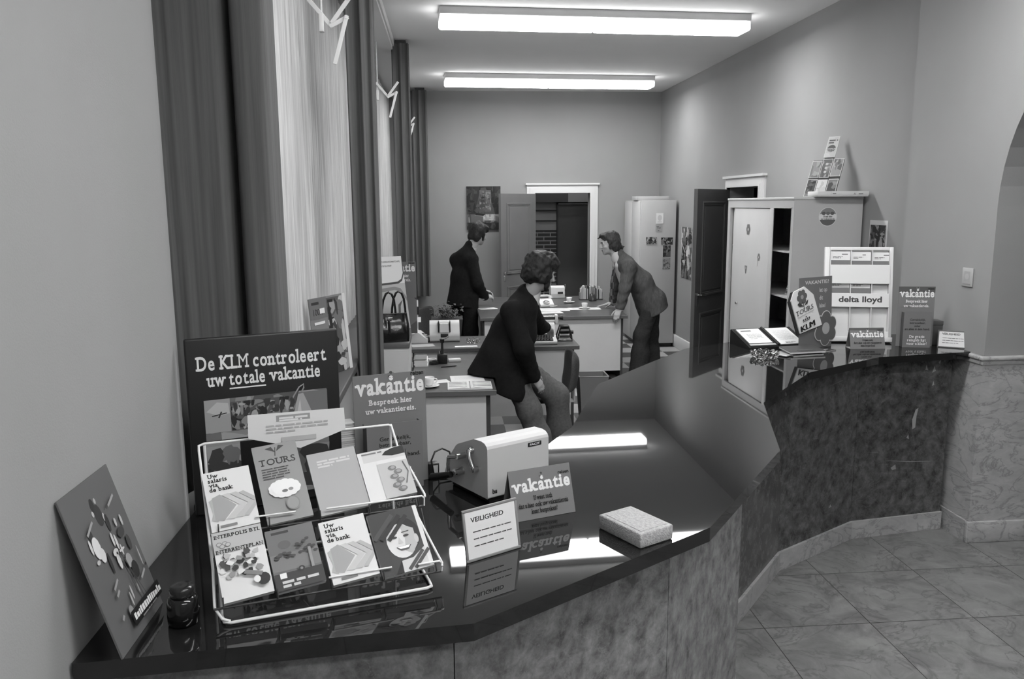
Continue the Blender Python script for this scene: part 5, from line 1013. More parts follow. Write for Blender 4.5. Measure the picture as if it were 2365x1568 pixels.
# ------------------------------------------------------------------ people: smooth implicit surfaces meshed with surface nets
V3 = lambda *a: np.array(a, np.float32)
def nrm(v): v = np.asarray(v, np.float32); return v/np.linalg.norm(v)
class SDF:
    def __init__(s): s.ops = []
    def cone(s, a, b, ra, rb, k=.02): s.ops.append(('c', V3(*a), V3(*b), ra, rb, k)); return s
    def chain(s, pts, rad, k=.02):
        for i in range(len(pts)-1): s.cone(pts[i], pts[i+1], rad[i], rad[i+1], k)
        return s
    def ell(s, c, r, k=.02, R=None): s.ops.append(('e', V3(*c), V3(*r), R, k)); return s
    def flat(s, a, b, A, B_, side, k=.03): s.ops.append(('f', V3(*a), V3(*b), A, B_, nrm(side), k)); return s     # A, B_ = (half width along side, half depth)
    def cut(s, p, n, k=.004): s.ops.append(('h', V3(*p), nrm(n), k)); return s                                  # removes what lies beyond p along n
    def sub(s, c, r, k=.01, R=None): s.ops.append(('s', V3(*c), V3(*r), R, k)); return s
    def subbox(s, lo, hi, k=.004): s.ops.append(('b', V3(*lo), V3(*hi), k)); return s
    def noise(s, amp, fr, seed=0, st=(1,1,1)): s.ops.append(('n', amp, fr, seed, V3(*st))); return s
    def fold(s, a, b, amp, n, rad=.14, ph=0., tw=25.): s.ops.append(('w', V3(*a), V3(*b), amp, n, rad, ph, tw)); return s   # cloth folds across a limb
    @staticmethod
    def E(P, c, r, R):
        q = P-c
        if R is not None: q = q @ R
        k0 = np.sqrt(((q/r)**2).sum(1))+1e-6; k1 = np.sqrt(((q/(r*r))**2).sum(1))+1e-6
        return k0*(k0-1)/k1
    def ev(s, P):
        d = np.full(len(P), 9., np.float32)
        smin = lambda d, e, k: np.minimum(d, e)-np.maximum(k-np.abs(d-e), 0)**2/(4*k)
        smax = lambda d, e, k: np.maximum(d, e)+np.maximum(k-np.abs(d-e), 0)**2/(4*k)
        for o in s.ops:
            if o[0] == 'c':
                _, a, b, ra, rb, k = o; ba = b-a; t = np.clip(((P-a)@ba)/(ba@ba), 0, 1)
                e = np.linalg.norm(P-a-t[:,None]*ba, axis=1)-(ra+t*(rb-ra)); d = smin(d, e, k)
            elif o[0] == 'e': d = smin(d, SDF.E(P, o[1], o[2], o[3]), o[4])
            elif o[0] == 'f':
                _, a, b, A, B2, sd, k = o; ba = b-a; L2 = ba@ba; t = np.clip(((P-a)@ba)/L2, 0, 1); q = P-a-t[:,None]*ba
                x = q@sd; rest = q-x[:,None]*sd; y = np.linalg.norm(rest, axis=1); w = A[0]+t*(B2[0]-A[0]); h = A[1]+t*(B2[1]-A[1])
                m = np.sqrt((x/w)**2+(y/h)**2)+1e-6; g = np.sqrt((x/(w*w))**2+(y/(h*h))**2)+1e-6
                d = smin(d, m*(m-1)/g, k)
            elif o[0] == 'h': d = smax(d, (P-o[1])@o[2], o[3])
            elif o[0] == 's': d = smax(d, -SDF.E(P, o[1], o[2], o[3]), o[4])
            elif o[0] == 'b': q = np.maximum(o[1]-P, P-o[2]).max(1); d = smax(d, -q, o[3])
            elif o[0] == 'n':
                _, amp, fr, sd, st = o; q = P*st*fr; d = d+amp*(np.sin(q[:,0]*1.1+1.7*np.sin(q[:,1]*.9+sd)+sd)*np.sin(q[:,1]*1.2+1.3*np.sin(q[:,2]*.8+2*sd))*.6+np.sin(q[:,2]*1.3+1.5*np.sin(q[:,0]+sd))*.4)
            elif o[0] == 'w':
                _, a, b, amp, n, rad, ph, tw = o; ba = b-a; t = ((P-a)@ba)/(ba@ba); dist = np.linalg.norm(P-a-np.clip(t,0,1)[:,None]*ba, axis=1)
                w = np.clip(1-(dist/rad)**2, 0, 1)*np.clip(t*6+.6,0,1)*np.clip((1-t)*6+.6,0,1); d = d+amp*w*np.sin(2*PI*n*t+ph+tw*(P[:,0]*.6+P[:,1]))
        return d
    def mesh(s, lo, hi, h):
        lo = np.array(lo, np.float32); n = np.ceil((np.array(hi)-lo)/h).astype(int)+2; BS = 8; nb = -(-n//BS); n = nb*BS
        D = np.full(n, 9., np.float32)
        bi = np.stack(np.meshgrid(*[np.arange(k) for k in nb], indexing='ij'), -1).reshape(-1,3)
        c = s.ev((lo+(bi+.5)*BS*h).astype(np.float32)); near = np.abs(c) < BS*h*.87*1.5+.02
        for i, v in zip(bi[~near], c[~near]): D[i[0]*BS:i[0]*BS+BS, i[1]*BS:i[1]*BS+BS, i[2]*BS:i[2]*BS+BS] = v
        g = np.stack(np.meshgrid(*[np.arange(BS)]*3, indexing='ij'), -1).reshape(-1,3); ni = bi[near]
        for st in range(0, len(ni), 300):
            q = ni[st:st+300]; ix = (q[:,None,:]*BS+g[None]).reshape(-1,3); D[ix[:,0],ix[:,1],ix[:,2]] = s.ev((lo+ix*h).astype(np.float32))
        S_ = D < 0; cs = S_[:-1,:-1,:-1].astype(np.int8); cnt = np.zeros_like(cs)
        C8 = [(i,j,k) for i in (0,1) for j in (0,1) for k in (0,1)]
        sl_ = lambda A, o: A[o[0]:A.shape[0]-1+o[0], o[1]:A.shape[1]-1+o[1], o[2]:A.shape[2]-1+o[2]]
        for o in C8: cnt += sl_(S_, o)
        act = (cnt > 0) & (cnt < 8); idx = np.argwhere(act); num = np.full(act.shape, -1, np.int64); num[act] = np.arange(len(idx))
        acc = np.zeros((len(idx),3), np.float32); w = np.zeros(len(idx), np.float32)
        for a in range(8):
            for b in range(a+1, 8):
                oa, ob = np.array(C8[a]), np.array(C8[b])
                if np.abs(oa-ob).sum() != 1: continue
                da = D[tuple((idx+oa).T)]; db = D[tuple((idx+ob).T)]; m = (da < 0) != (db < 0); t = da[m]/(da[m]-db[m])
                acc[m] += oa+(ob-oa)*t[:,None]; w[m] += 1
        V = lo+(idx+acc/w[:,None])*h; F = []
        for ax in range(3):
            o = [0,0,0]; o[ax] = 1; A = S_[:S_.shape[0]-o[0], :S_.shape[1]-o[1], :S_.shape[2]-o[2]]; Bq = S_[o[0]:, o[1]:, o[2]:]
            e = np.argwhere(A != Bq); u, v = (ax+1)%3, (ax+2)%3; e = e[(e[:,u] > 0) & (e[:,v] > 0) & (e[:,u] < act.shape[u]) & (e[:,v] < act.shape[v]) & (e[:,ax] < act.shape[ax])]
            q = []
            for du, dv in ((-1,-1),(0,-1),(0,0),(-1,0)): c = e.copy(); c[:,u] += du; c[:,v] += dv; q.append(num[tuple(c.T)])
            q = np.stack(q, 1); fl = ~A[tuple(e.T)]; q[fl] = q[fl][:,::-1]; F.append(q)
        F = np.concatenate(F); F = F[(F >= 0).all(1)]
        return V, F
def sdf_object(sdf, lo, hi, h, mats, name, base, parent=None, paint=None, smooth=1, **kw):
    V, F = sdf.mesh(lo, hi, h); V = V.astype(np.float64)
    for _ in range(smooth):     # light relaxation of the surface net
        acc = np.zeros_like(V); w = np.zeros(len(V))
        for a in range(4): i, j = F[:,a], F[:,(a+1)%4]; np.add.at(acc, i, V[j]); np.add.at(acc, j, V[i]); np.add.at(w, i, 1); np.add.at(w, j, 1)
        V = .5*V+.5*acc/np.maximum(w,1)[:,None]
    me = bpy.data.meshes.new(name); me.vertices.add(len(V)); me.vertices.foreach_set('co', (V-np.array(base)).ravel())
    me.loops.add(F.size); me.loops.foreach_set('vertex_index', F.ravel().astype(np.int32)); me.polygons.add(len(F))
    me.polygons.foreach_set('loop_start', np.arange(0,F.size,4,dtype=np.int32)); me.polygons.foreach_set('loop_total', np.full(len(F),4,np.int32)); me.polygons.foreach_set('use_smooth', np.ones(len(F),bool))
    for m in mats: me.materials.append(m)
    if paint: me.polygons.foreach_set('material_index', paint(V[F].mean(1)).astype(np.int32))
    me.update(calc_edges=True); me.validate()
    o = bpy.data.objects.new(name, me); COL.objects.link(o)
    if parent: o.parent = parent
    else: o.location = base
    return tag(o, **kw)
def head_frame(c, f, up=(0,0,1)):
    f = nrm(f); s_ = nrm(np.cross(f, np.array(up))); u = np.cross(s_, f); c = np.array(c, np.float32)
    return (lambda a, b, e: c+f*a+s_*b+u*e), np.stack([f,s_,u],1)
def add_head(d, H, R):
    d.ell(H(-.012,0,.035),(.098,.077,.088),.02,R); d.ell(H(.026,0,-.035),(.068,.060,.085),.03,R); d.ell(H(.050,0,-.075),(.040,.045,.040),.025,R); d.ell(H(.070,0,-.108),(.020,.022,.018),.02,R)
    d.cone(H(.092,.034,.020),H(.096,-.034,.020),.010,.010,.015); d.chain([H(.093,0,.014),H(.108,0,-.012),H(.118,0,-.034)],[.008,.010,.0125],.012); d.ell(H(.104,.011,-.037),(.010,.009,.008),.008,R); d.ell(H(.104,-.011,-.037),(.010,.009,.008),.008,R)
    d.sub(H(.100,.033,-.001),(.016,.017,.011),.012,R); d.sub(H(.100,-.033,-.001),(.016,.017,.011),.012,R)
    for s_ in (1,-1): d.ell(H(.080,.032*s_,-.001),(.0125,.0135,.0115),.003,R); d.ell(H(.066,.045*s_,-.035),(.020,.018,.016),.02,R); d.ell(H(-.006,.078*s_,-.008),(.018,.008,.031),.006,R); d.sub(H(-.004,.087*s_,-.008),(.010,.005,.020),.004,R)
    d.ell(H(.094,0,-.064),(.010,.024,.0065),.006,R); d.ell(H(.092,0,-.076),(.010,.021,.0070),.006,R); d.sub(H(.106,0,-.0695),(.010,.022,.0018),.003,R)
def head_paint(H):
    def f(C):
        k = np.zeros(len(C)); 
        for s_ in (1,-1): k[np.linalg.norm(C-H(.093,.033*s_,-.001), axis=1) < .0075] = 1
        for s_ in (1,-1):
            for q in range(5): k[np.linalg.norm(C-H(.098,.018*s_+.007*q*s_,.022-.001*abs(q-2)), axis=1) < .0065] = 1
        for q in (-.016,-.008,0,.008,.016): k[np.linalg.norm(C-H(.101,q,-.0695), axis=1) < .008] = 2
        return k
    return f
def add_hand(d, w, fwd, nor, side, curl=(.35,.5,.5), thumb=1, spread=.05, scale=1.0, tcurl=.3):
    """w wrist, fwd towards the fingers, nor out of the back of the hand, side towards the thumb"""
    w = np.array(w, np.float32); fwd = nrm(fwd); side = nrm(np.array(side)-fwd*np.dot(fwd,side)); n = np.cross(fwd, side); n = n*(1 if np.dot(n,nor) > 0 else -1); k = scale
    for i, (o, l0, L) in enumerate(((.027,.092,(.043,.026,.021)),(.009,.096,(.048,.030,.022)),(-.009,.092,(.044,.028,.022)),(-.026,.084,(.034,.021,.019)))):
        kn = w+fwd*l0*k+side*o*k; d.cone(w+side*o*.55*k+fwd*.01, kn, .0165*k, .0125*k, .014)
        dirv = nrm(fwd+side*o*spread*40*.05); p = kn; ang = 0; r = .0095*k
        for L_, c_ in zip(L, curl):
            ang += c_*(1+.06*i); q = p+(dirv*math.cos(ang)-n*math.sin(ang))*L_*k; d.cone(p, q, r, r*.88, .004); p = q; r *= .9
    b0 = w+side*.022*k+fwd*.022*k; a1 = b0+(side*.030+fwd*.026-n*.010)*k; a2 = a1+(side*.012+fwd*.030-n*.012*tcurl*2)*k; a3 = a2+(fwd*.026-side*.002-n*.012*tcurl*2)*k
    d.cone(b0,a1,.0155*k,.012*k,.012); d.cone(a1,a2,.011*k,.0095*k,.004); d.cone(a2,a3,.0095*k,.008*k,.004)

SUITD = noisy('dark_navy_cloth', 25, 33, scale=40, rough=.9, spec=.12, bump=.2, bscale=300)
SUITB = noisy('near_black_blazer', 23, 30, scale=40, rough=.9, spec=.12, bump=.2, bscale=300)
CORD = noisy('brown_corduroy', 72, 90, scale=60, rough=.85, spec=.2, bump=.3, bscale=200, stretch=(1,1,.3))
TRG = noisy('grey_trouser_cloth', 84, 98, scale=60, rough=.9, spec=.12, bump=.2, bscale=300)
TRD = noisy('dark_trouser_cloth', 48, 58, scale=60, rough=.9, spec=.12, bump=.2, bscale=300)
SHIRT = M(188,.8,.2,'white_shirt'); SHOE = M(24,.3,.5,'black_shoe_leather')
def shoe(parent, base, p, d, nm='shoe'):
    s_ = SDF(); d = nrm(d); p = np.array(p, np.float32); R = np.stack([d, np.cross((0,0,1), d), np.array((0,0,1.))],1).astype(np.float32)
    s_.ell(p+V3(0,0,.045),(.062,.042,.05),.03,R); s_.ell(p+d*.10+V3(0,0,.032),(.095,.044,.034),.03,R); s_.ell(p-d*.03+V3(0,0,.03),(.05,.036,.035),.03,R); s_.cut(p+V3(0,0,.002),(0,0,-1)); s_.cut(p+V3(0,0,.085),(0,0,1))
    sdf_object(s_, p-.24, p+np.array([.24,.24,.14]), .008, [SHOE], nm, base, parent)

def cuff(p, q, r, base, body):
    c = SDF(); c.cone(p, q, r, r, .01); p = np.array(p); sdf_object(c, p-.09, p+.09, .006, [SHIRT], 'shirt_cuff', base, body)

# ---- the man half sitting on the nearest desk
def man_sitting():
    base = (.60,5.85,0); SIDE = nrm((-.22,.97,.06)); LO, HI = (-.15,5.35,0), (1.15,7.1,1.8)
    H, R = head_frame((.700,5.92,1.500), (.90,.34,-.28), (-.25,0,1))
    ns, fs = (.470,5.765,1.235), (.628,6.11,1.215); ne, nw = (.545,5.665,.985), (.622,5.765,.765); fe, fw = (.755,6.42,1.02), (.845,6.74,.965)
    h1, k1, a1 = (.46,5.85,.80), (.60,5.80,.50), (.70,5.79,.10); h2, k2, a2 = (.50,6.02,.80), (.835,6.01,.55), (.86,6.05,.10)
    d = SDF(); add_head(d, H, R); d.chain([H(-.02,0,-.08),(.60,5.94,1.31),(.555,5.94,1.24)],[.058,.058,.07],.03)
    d.flat((.545,5.94,1.20),(.43,5.94,.86),(.16,.09),(.15,.11),SIDE); d.chain([ns,ne,nw],[.050,.042,.030],.03); d.chain([fs,fe,fw],[.050,.042,.030],.03)
    add_hand(d, nw+V3(.004,0,-.010), (.55,.25,-.75), (.3,-.85,.3), (.55,.62,.5), (.25,.35,.3)); add_hand(d, fw+V3(.012,.03,-.010), (.34,.86,-.36), (.1,.3,1), (-.93,.3,0), (.25,.45,.4))
    d.chain([h1,k1,a1],[.085,.06,.045],.05); d.chain([h2,k2,a2],[.085,.06,.045],.05); d.cone(a1,(.78,5.79,.04),.035,.03,.02); d.cone(a2,(.94,6.06,.04),.035,.03,.02)
    body = sdf_object(d, LO, HI, .0068, [SKIN,HAIRM,SKIND], 'person', base, None, head_paint(H), label='man with bushy dark hair in a black blazer sitting on the nearest desk edge', cat='person')
    j = SDF(); j.flat((.565,5.94,1.235),(.50,5.94,1.06),(.185,.105),(.205,.155),SIDE,.05); j.flat((.50,5.94,1.06),(.30,5.93,.62),(.205,.155),(.215,.205),SIDE,.05)
    j.chain([ns,fs],[.075,.075],.06); j.cone((.596,5.94,1.345),(.56,5.94,1.24),.074,.105,.05); j.chain([ns,ne],[.076,.070],.035); j.chain([ne,nw],[.070,.058],.03); j.chain([fs,fe,fw],[.076,.058,.043],.04)
    j.cone((.42,5.84,.88),(.44,5.82,.64),.135,.150,.05); j.fold(ns,nw,.003,5,.13,0,60); j.fold(fs,fw,.003,6,.12,0,60); j.noise(.005,14,2)
    j.cut(np.array(nw)+V3(.012,.006,-.030),(.30,.10,-.95)) if False else None
    j.ops.append(('j', None)); j.ops.pop()
    j.cut((.31,5.93,.665),(-.39,0,-.92)); j.subbox((-.5,5.3,.0),(.345,6.6,.760)); j.sub(H(.035,0,-.06),(.085,.062,.11),.01,R)
    jo = sdf_object(j, LO, HI, .0085, [SUITB], 'jacket', base, body)
    b = B(tr(-base[0],-base[1],0))
    for k in range(3): p = Vector(ne)+(Vector(nw)-Vector(ne))*(.72+.09*k)+Vector((-.50,-.86,.05))*(.062-.002*k); b.ell(tuple(p),(.008,.008,.008),M(200,.25,.5),10)
    b.build('cuff_button', body)
    c = SDF(); c.cone((.640,5.945,1.362),(.612,5.945,1.300),.068,.086,.02); c.sub(H(-.0,0,-.05),(.07,.056,.10),.006,R)
    sdf_object(c, (.4,5.6,1.1), (1.0,6.3,1.5), .007, [SHIRT], 'shirt_collar', base, body)
    for p, q, r_ in ((np.array(fw)-V3(.003,.03,0),np.array(fw)+V3(.004,.012,-.003),.038),(np.array(nw)+V3(-.004,0,.02),np.array(nw)+V3(.006,0,-.012),.050)): cuff(p, q, r_, base, body)
    q = SDF(); q.ell((.45,5.935,.83),(.15,.19,.14),.05); q.chain([h1,k1,(.665,5.795,.30),(.70,5.79,.07)],[.100,.084,.088,.112],.05); q.chain([h2,k2,(.855,6.03,.30),(.865,6.05,.07)],[.108,.088,.090,.112],.05)
    q.noise(.004,18,5); q.fold(h1,a1,.003,7,.16,0,50); q.fold(h2,k2,.004,5,.16,0,50); q.cut((0,0,.05),(0,0,-1)); q.cut((0,0,.98),(0,0,1)); q.subbox((-.5,5.3,.0),(.338,6.6,.755))
    sdf_object(q, LO, HI, .0085, [TRG], 'trousers', base, body)
    hr = SDF(); hr.ell(H(-.022,0,.050),(.118,.108,.112),.03,R); hr.ell(H(-.065,0,-.02),(.080,.100,.085),.04,R); hr.ell(H(.045,0,.105),(.062,.085,.050),.04,R); hr.ell(H(.085,.0,.075),(.040,.070,.040),.04,R)
    for s_ in (1,-1): hr.ell(H(-.01,.075*s_,-.025),(.050,.034,.065),.03,R); hr.cone(H(.025,.068*s_,-.03),H(.045,.056*s_,-.095),.026,.018,.02); hr.cone(H(.035,.062*s_,-.02),H(.05,.058*s_,-.06),.020,.016,.02)
    hr.cone(H(.06,.03,-.118),H(.06,-.03,-.118),.014,.014,.02); hr.sub(H(.142,0,-.035),(.070,.062,.085),.02,R); hr.noise(.009,55,1); hr.noise(.004,120,3)
    sdf_object(hr, H(0,0,0)-.26, H(0,0,0)+.28, .0058, [HAIRM], 'hair', base, body)
    shoe(body, base, a1[:2]+(0,), (.95,.1,0)); shoe(body, base, a2[:2]+(0,), (.95,.15,0))
man_sitting()

# ---- the man bending over the wide desk
def man_bending():
    base = (2.33,9.2,0); SIDE = nrm((.0,1,0)); LO, HI = (1.62,8.75,0), (2.72,9.85,1.85)
    H, R = head_frame((1.880,9.20,1.548), (-.985,-.10,-.14), (.0,0,1))
    ns, fs = (2.065,9.015,1.285), (2.05,9.385,1.285); ne, nw = (2.015,8.965,1.05), (1.962,8.955,.840); fe, fw = (2.025,9.50,1.05), (2.02,9.60,.835)
    h1, k1, a1 = (2.375,9.10,.86), (2.245,9.09,.50), (2.225,9.09,.10); h2, k2, a2 = (2.42,9.30,.86), (2.415,9.31,.48), (2.43,9.32,.10)
    d = SDF(); add_head(d, H, R); d.chain([H(-.025,0,-.08),(1.965,9.20,1.405),(2.02,9.2,1.33)],[.056,.058,.07],.03)
    d.flat((2.06,9.2,1.26),(2.33,9.2,.95),(.16,.09),(.15,.10),SIDE); d.chain([ns,ne,nw],[.048,.040,.030],.03); d.chain([fs,fe,fw],[.048,.040,.030],.03)
    add_hand(d, np.array(nw)+V3(-.006,0,-.020), (-.35,-.42,-.55), (-.6,-.45,.55), (-.80,.55,.1), (.45,.75,.5), tcurl=.1); add_hand(d, np.array(fw)+V3(-.012,.0,-.020), (-.93,.05,-.28), (-.25,0,.95), (-.1,-.99,0), (-.12,.10,.12), spread=.12)
    d.chain([h1,k1,a1],[.085,.06,.045],.05); d.chain([h2,k2,a2],[.085,.06,.045],.05); d.cone(a1,(2.12,9.08,.04),.035,.03,.02); d.cone(a2,(2.33,9.31,.04),.035,.03,.02)
    body = sdf_object(d, LO, HI, .0068, [SKIN,HAIRB,SKIND], 'person', base, None, head_paint(H), label='man in a corduroy jacket bending forward with both hands on the wide desk', cat='person')
    j = SDF(); j.flat((2.07,9.2,1.290),(2.24,9.2,1.10),(.19,.105),(.20,.135),SIDE,.05); j.flat((2.24,9.2,1.10),(2.41,9.2,.76),(.20,.135),(.225,.178),SIDE,.05); j.ell((2.43,9.2,.90),(.115,.20,.12),.06)
    j.chain([ns,fs],[.078,.078],.06); j.cone((1.990,9.2,1.415),(2.05,9.2,1.32),.070,.10,.05); j.chain([ns,ne,nw],[.078,.066,.054],.035); j.chain([fs,fe,fw],[.078,.064,.053],.035); j.cone((2.045,9.06,1.22),(2.03,9.075,.92),.040,.020,.03)
    j.fold(ns,nw,.005,5,.13,1.,70); j.fold(fs,fw,.004,6,.12,0,60); j.fold((2.1,9.2,1.25),(2.4,9.2,.85),.003,4,.3,0,40); j.noise(.004,16,4)
    j.cut((2.38,9.2,.725),(.50,0,-.87)); j.cut(np.array(nw)+V3(-.002,0,-.024),(-.15,-.1,-1)) if False else None; j.sub(H(.030,0,-.07),(.085,.062,.11),.01,R)
    sdf_object(j, LO, HI, .0085, [CORD], 'jacket', base, body)
    c = SDF(); c.flat((1.985,9.2,1.29),(2.09,9.2,1.09),(.10,.055),(.11,.085),SIDE,.03); c.cone((1.952,9.2,1.425),(1.975,9.2,1.375),.064,.072,.02); c.sub(H(-.02,0,-.05),(.08,.056,.11),.006,R)
    for p, q, r_ in ((np.array(nw)+V3(.006,0,.02),np.array(nw)+V3(-.004,0,-.014),.047),(np.array(fw)+V3(0,0,.02),np.array(fw)+V3(0,0,-.014),.046)): cuff(p, q, r_, base, body)
    sdf_object(c, LO, HI, .0075, [SHIRT], 'shirt', base, body)
    b = B(tr(-base[0],-base[1],0)); P = [(1.945,1.345),(1.925,1.25),(1.912,1.10),(1.908,.95),(1.915,.86)]; w = [.018,.026,.034,.040,.036]
    TIE = [M(62,.6,.3),M(150,.6,.3)]
    for k in range(16):
        t0, t1 = k/16*4, (k+1)/16*4; f_ = lambda t, A: A[min(int(t),3)]+(A[min(int(t),3)+1]-A[min(int(t),3)])*(t-min(int(t),3)) if not isinstance(A[0],tuple) else tuple(A[min(int(t),3)][i]+(A[min(int(t),3)+1][i]-A[min(int(t),3)][i])*(t-min(int(t),3)) for i in (0,1))
        (x0,z0),(x1,z1) = f_(t0,P), f_(t1,P); w0, w1 = f_(t0,w), f_(t1,w)
        for s_ in (0,1):
            ya0, yb0 = (-w0,0) if s_ == 0 else (0,w0); ya1, yb1 = (-w1,0) if s_ == 0 else (0,w1)
            vs = [(x0,9.17+ya0*.8-x_*0,z0) for x_ in (0,)]; th_ = .006
            b.add([(x0+ya0*.5,9.165+ya0*.8,z0),(x0+yb0*.5,9.165+yb0*.8,z0),(x1+yb1*.5,9.165+yb1*.8,z1),(x1+ya1*.5,9.165+ya1*.8,z1),(x0+th_+ya0*.5,9.165+ya0*.8+.004,z0),(x0+th_+yb0*.5,9.165+yb0*.8+.004,z0),(x1+th_+yb1*.5,9.165+yb1*.8+.004,z1),(x1+th_+ya1*.5,9.165+ya1*.8+.004,z1)],[(0,1,2,3),(7,6,5,4),(0,3,7,4),(1,5,6,2),(0,4,5,1),(3,2,6,7)],TIE[(k//2+s_)%2])
    b.build('tie', body)
    q = SDF(); q.ell((2.41,9.2,.86),(.125,.17,.13),.05); q.chain([h1,k1,(2.235,9.09,.28),(2.225,9.09,.05)],[.098,.084,.095,.122],.05); q.chain([h2,k2,(2.42,9.315,.28),(2.43,9.32,.05)],[.098,.084,.095,.120],.05); q.noise(.004,18,6); q.fold(h1,k1,.003,5,.16,0,60); q.fold(k1,a1,.003,3,.14,0,60); q.cut((0,0,.04),(0,0,-1))
    sdf_object(q, LO, HI, .0085, [TRD], 'trousers', base, body)
    hr = SDF(); hr.ell(H(-.022,0,.052),(.105,.088,.088),.03,R); hr.ell(H(-.070,0,-.01),(.055,.082,.075),.04,R); hr.ell(H(.060,0,.098),(.045,.062,.024),.03,R); hr.cone(H(.09,.02,.085),H(.115,.03,.070),.018,.010,.02)
    hr.cone(H(-.09,0,-.05),H(-.125,0,-.075),.045,.030,.03); hr.cone(H(-.12,0,-.07),H(-.165,0,-.068),.022,.008,.02)
    for s_ in (1,-1): hr.ell(H(-.012,.074*s_,.0),(.042,.022,.05),.03,R); hr.cone(H(.016,.072*s_,-.01),H(.022,.066*s_,-.055),.016,.012,.02); hr.ell(H(-.05,.06*s_,-.055),(.045,.03,.05),.03,R)
    hr.sub(H(.125,0,-.02),(.070,.075,.092),.015,R); hr.noise(.006,60,2); hr.noise(.003,130,4)
    sdf_object(hr, H(0,0,0)-.26, H(0,0,0)+.26, .0058, [HAIRB], 'hair', base, body)
    shoe(body, base, a1[:2]+(0,), (-.97,-.1,0)); shoe(body, base, a2[:2]+(0,), (-.97,0,0))
man_bending()

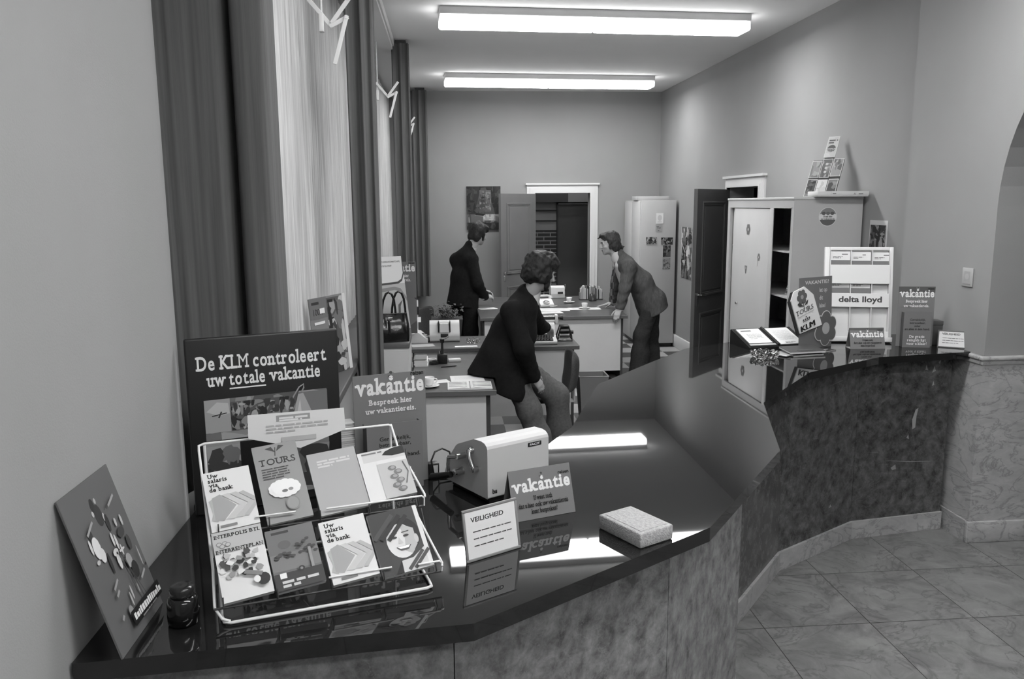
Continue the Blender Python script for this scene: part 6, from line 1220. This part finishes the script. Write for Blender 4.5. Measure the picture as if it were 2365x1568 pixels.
# ---- the man standing at the far left
def man_standing():
    base = (.25,9.85,0); F_ = nrm((.72,.62,0)); SIDE = nrm((-.62,.72,0)); LO, HI = (-.15,9.35,0), (.85,10.45,1.88)
    H, R = head_frame((.415,9.90,1.645), (.74,.58,-.30), (0,0,1))
    ns, fs = (.315,9.735,1.335), (.135,9.955,1.325)
    ne, nw = (.385,9.66,1.055), (.475,9.79,.895); fe, fw = (.22,10.12,1.06), (.44,10.10,.93)
    h1, a1 = (.30,9.77,.90), (.30,9.76,.08); h2, a2 = (.16,9.94,.90), (.17,9.95,.08)
    d = SDF(); add_head(d, H, R); d.chain([H(-.02,0,-.08),(.33,9.87,1.49),(.28,9.86,1.42)],[.056,.058,.07],.03)
    d.flat((.25,9.86,1.34),(.22,9.85,.92),(.16,.09),(.15,.10),SIDE); d.chain([ns,ne,nw],[.048,.04,.03],.03); d.chain([fs,fe,fw],[.048,.04,.03],.03)
    add_hand(d, np.array(nw)+V3(.012,.012,-.004), (.72,.62,-.12), (.3,-.4,.8), (-.5,.6,.5), (.35,.5,.4)); add_hand(d, np.array(fw)+V3(.012,.0,-.004), (.95,-.1,-.15), (.1,.3,.9), (.1,-.8,.4), (.45,.6,.5))
    d.chain([h1,(.30,9.76,.48),a1],[.085,.06,.045],.05); d.chain([h2,(.16,9.95,.48),a2],[.085,.06,.045],.05); d.cone(a1,np.array(a1)+F_*.1,.04,.03,.02); d.cone(a2,np.array(a2)+F_*.1,.04,.03,.02)
    body = sdf_object(d, LO, HI, .0072, [SKIN,HAIRM,SKIND], 'person', base, None, head_paint(H), label='man in a dark suit standing at the far left, head turned to the doorway', cat='person')
    j = SDF(); j.flat((.255,9.86,1.355),(.235,9.86,1.12),(.175,.105),(.185,.135),SIDE,.05); j.flat((.235,9.86,1.12),(.195,9.85,.72),(.185,.135),(.225,.180),SIDE,.05); j.chain([ns,fs],[.075,.075],.06); j.cone((.312,9.87,1.500),(.265,9.86,1.38),.070,.105,.05)
    j.chain([ns,ne,nw],[.075,.065,.055],.035); j.chain([fs,fe,fw],[.075,.065,.055],.035); j.fold(ns,nw,.006,5,.12); j.noise(.004,15,7); j.cut((.22,9.85,.775),(-.12,0,-1)); j.sub(H(.035,0,-.07),(.08,.062,.11),.01,R)
    sdf_object(j, LO, HI, .009, [SUITD], 'jacket', base, body)
    c = SDF(); c.cone((.350,9.882,1.532),(.320,9.875,1.465),.064,.074,.02); c.sub(H(-.01,0,-.05),(.075,.055,.10),.006,R); c.flat(V3(.29,9.90,1.38)+F_*.05,V3(.27,9.88,1.10)+F_*.085,(.06,.04),(.03,.04),SIDE,.03)
    for w_ in (nw, fw): cuff(np.array(w_)-F_*.02,np.array(w_)+F_*.014,.047,base,body)
    sdf_object(c, LO, HI, .008, [SHIRT], 'shirt', base, body)
    b = B(tr(-base[0],-base[1],0)); TS = [M(90,.6,.3),M(170,.6,.3)]; s2 = Vector(SIDE); f2 = Vector(F_)
    for k in range(8):
        z0, z1 = 1.43-.045*k, 1.43-.045*(k+1); p0, p1 = Vector((.30,9.90,z0))+f2*(.085+.007*k), Vector((.30,9.90,z1))+f2*(.085+.007*(k+1)); w0, w1 = .02+.003*k, .02+.003*(k+1)
        b.add([tuple(p) for p in (p0-s2*w0,p0+s2*w0,p1+s2*w1,p1-s2*w1,p0-s2*w0-f2*.006,p0+s2*w0-f2*.006,p1+s2*w1-f2*.006,p1-s2*w1-f2*.006)],[(0,1,2,3),(7,6,5,4),(0,3,7,4),(1,5,6,2),(0,4,5,1),(3,2,6,7)],TS[k%2])
    b.build('tie', body)
    q = SDF(); q.ell((.225,9.85,.90),(.16,.16,.13),.05); q.chain([h1,(.30,9.76,.48),(.30,9.76,.05)],[.105,.082,.105],.05); q.chain([h2,(.165,9.945,.48),(.17,9.95,.05)],[.105,.082,.105],.05); q.noise(.004,18,8); q.cut((0,0,.04),(0,0,-1))
    sdf_object(q, LO, HI, .009, [SUITD], 'trousers', base, body)
    hr = SDF(); hr.ell(H(-.022,0,.052),(.108,.090,.092),.03,R); hr.ell(H(-.065,0,-.02),(.062,.086,.085),.04,R); hr.ell(H(.062,0,.090),(.050,.074,.038),.03,R); hr.ell(H(.095,0,.060),(.022,.060,.026),.02,R)
    for s_ in (1,-1): hr.ell(H(-.02,.074*s_,.012),(.05,.024,.045),.03,R); hr.cone(H(.024,.072*s_,-.005),H(.032,.066*s_,-.07),.015,.014,.02); hr.ell(H(-.055,.055*s_,-.065),(.045,.04,.05),.03,R)
    hr.sub(H(.130,0,-.045),(.070,.075,.092),.015,R); hr.noise(.005,50,5); hr.noise(.002,120,6)
    sdf_object(hr, H(0,0,0)-.26, H(0,0,0)+.26, .006, [HAIRM], 'hair', base, body)
    shoe(body, base, a1[:2]+(0,), F_); shoe(body, base, a2[:2]+(0,), F_)
man_standing()
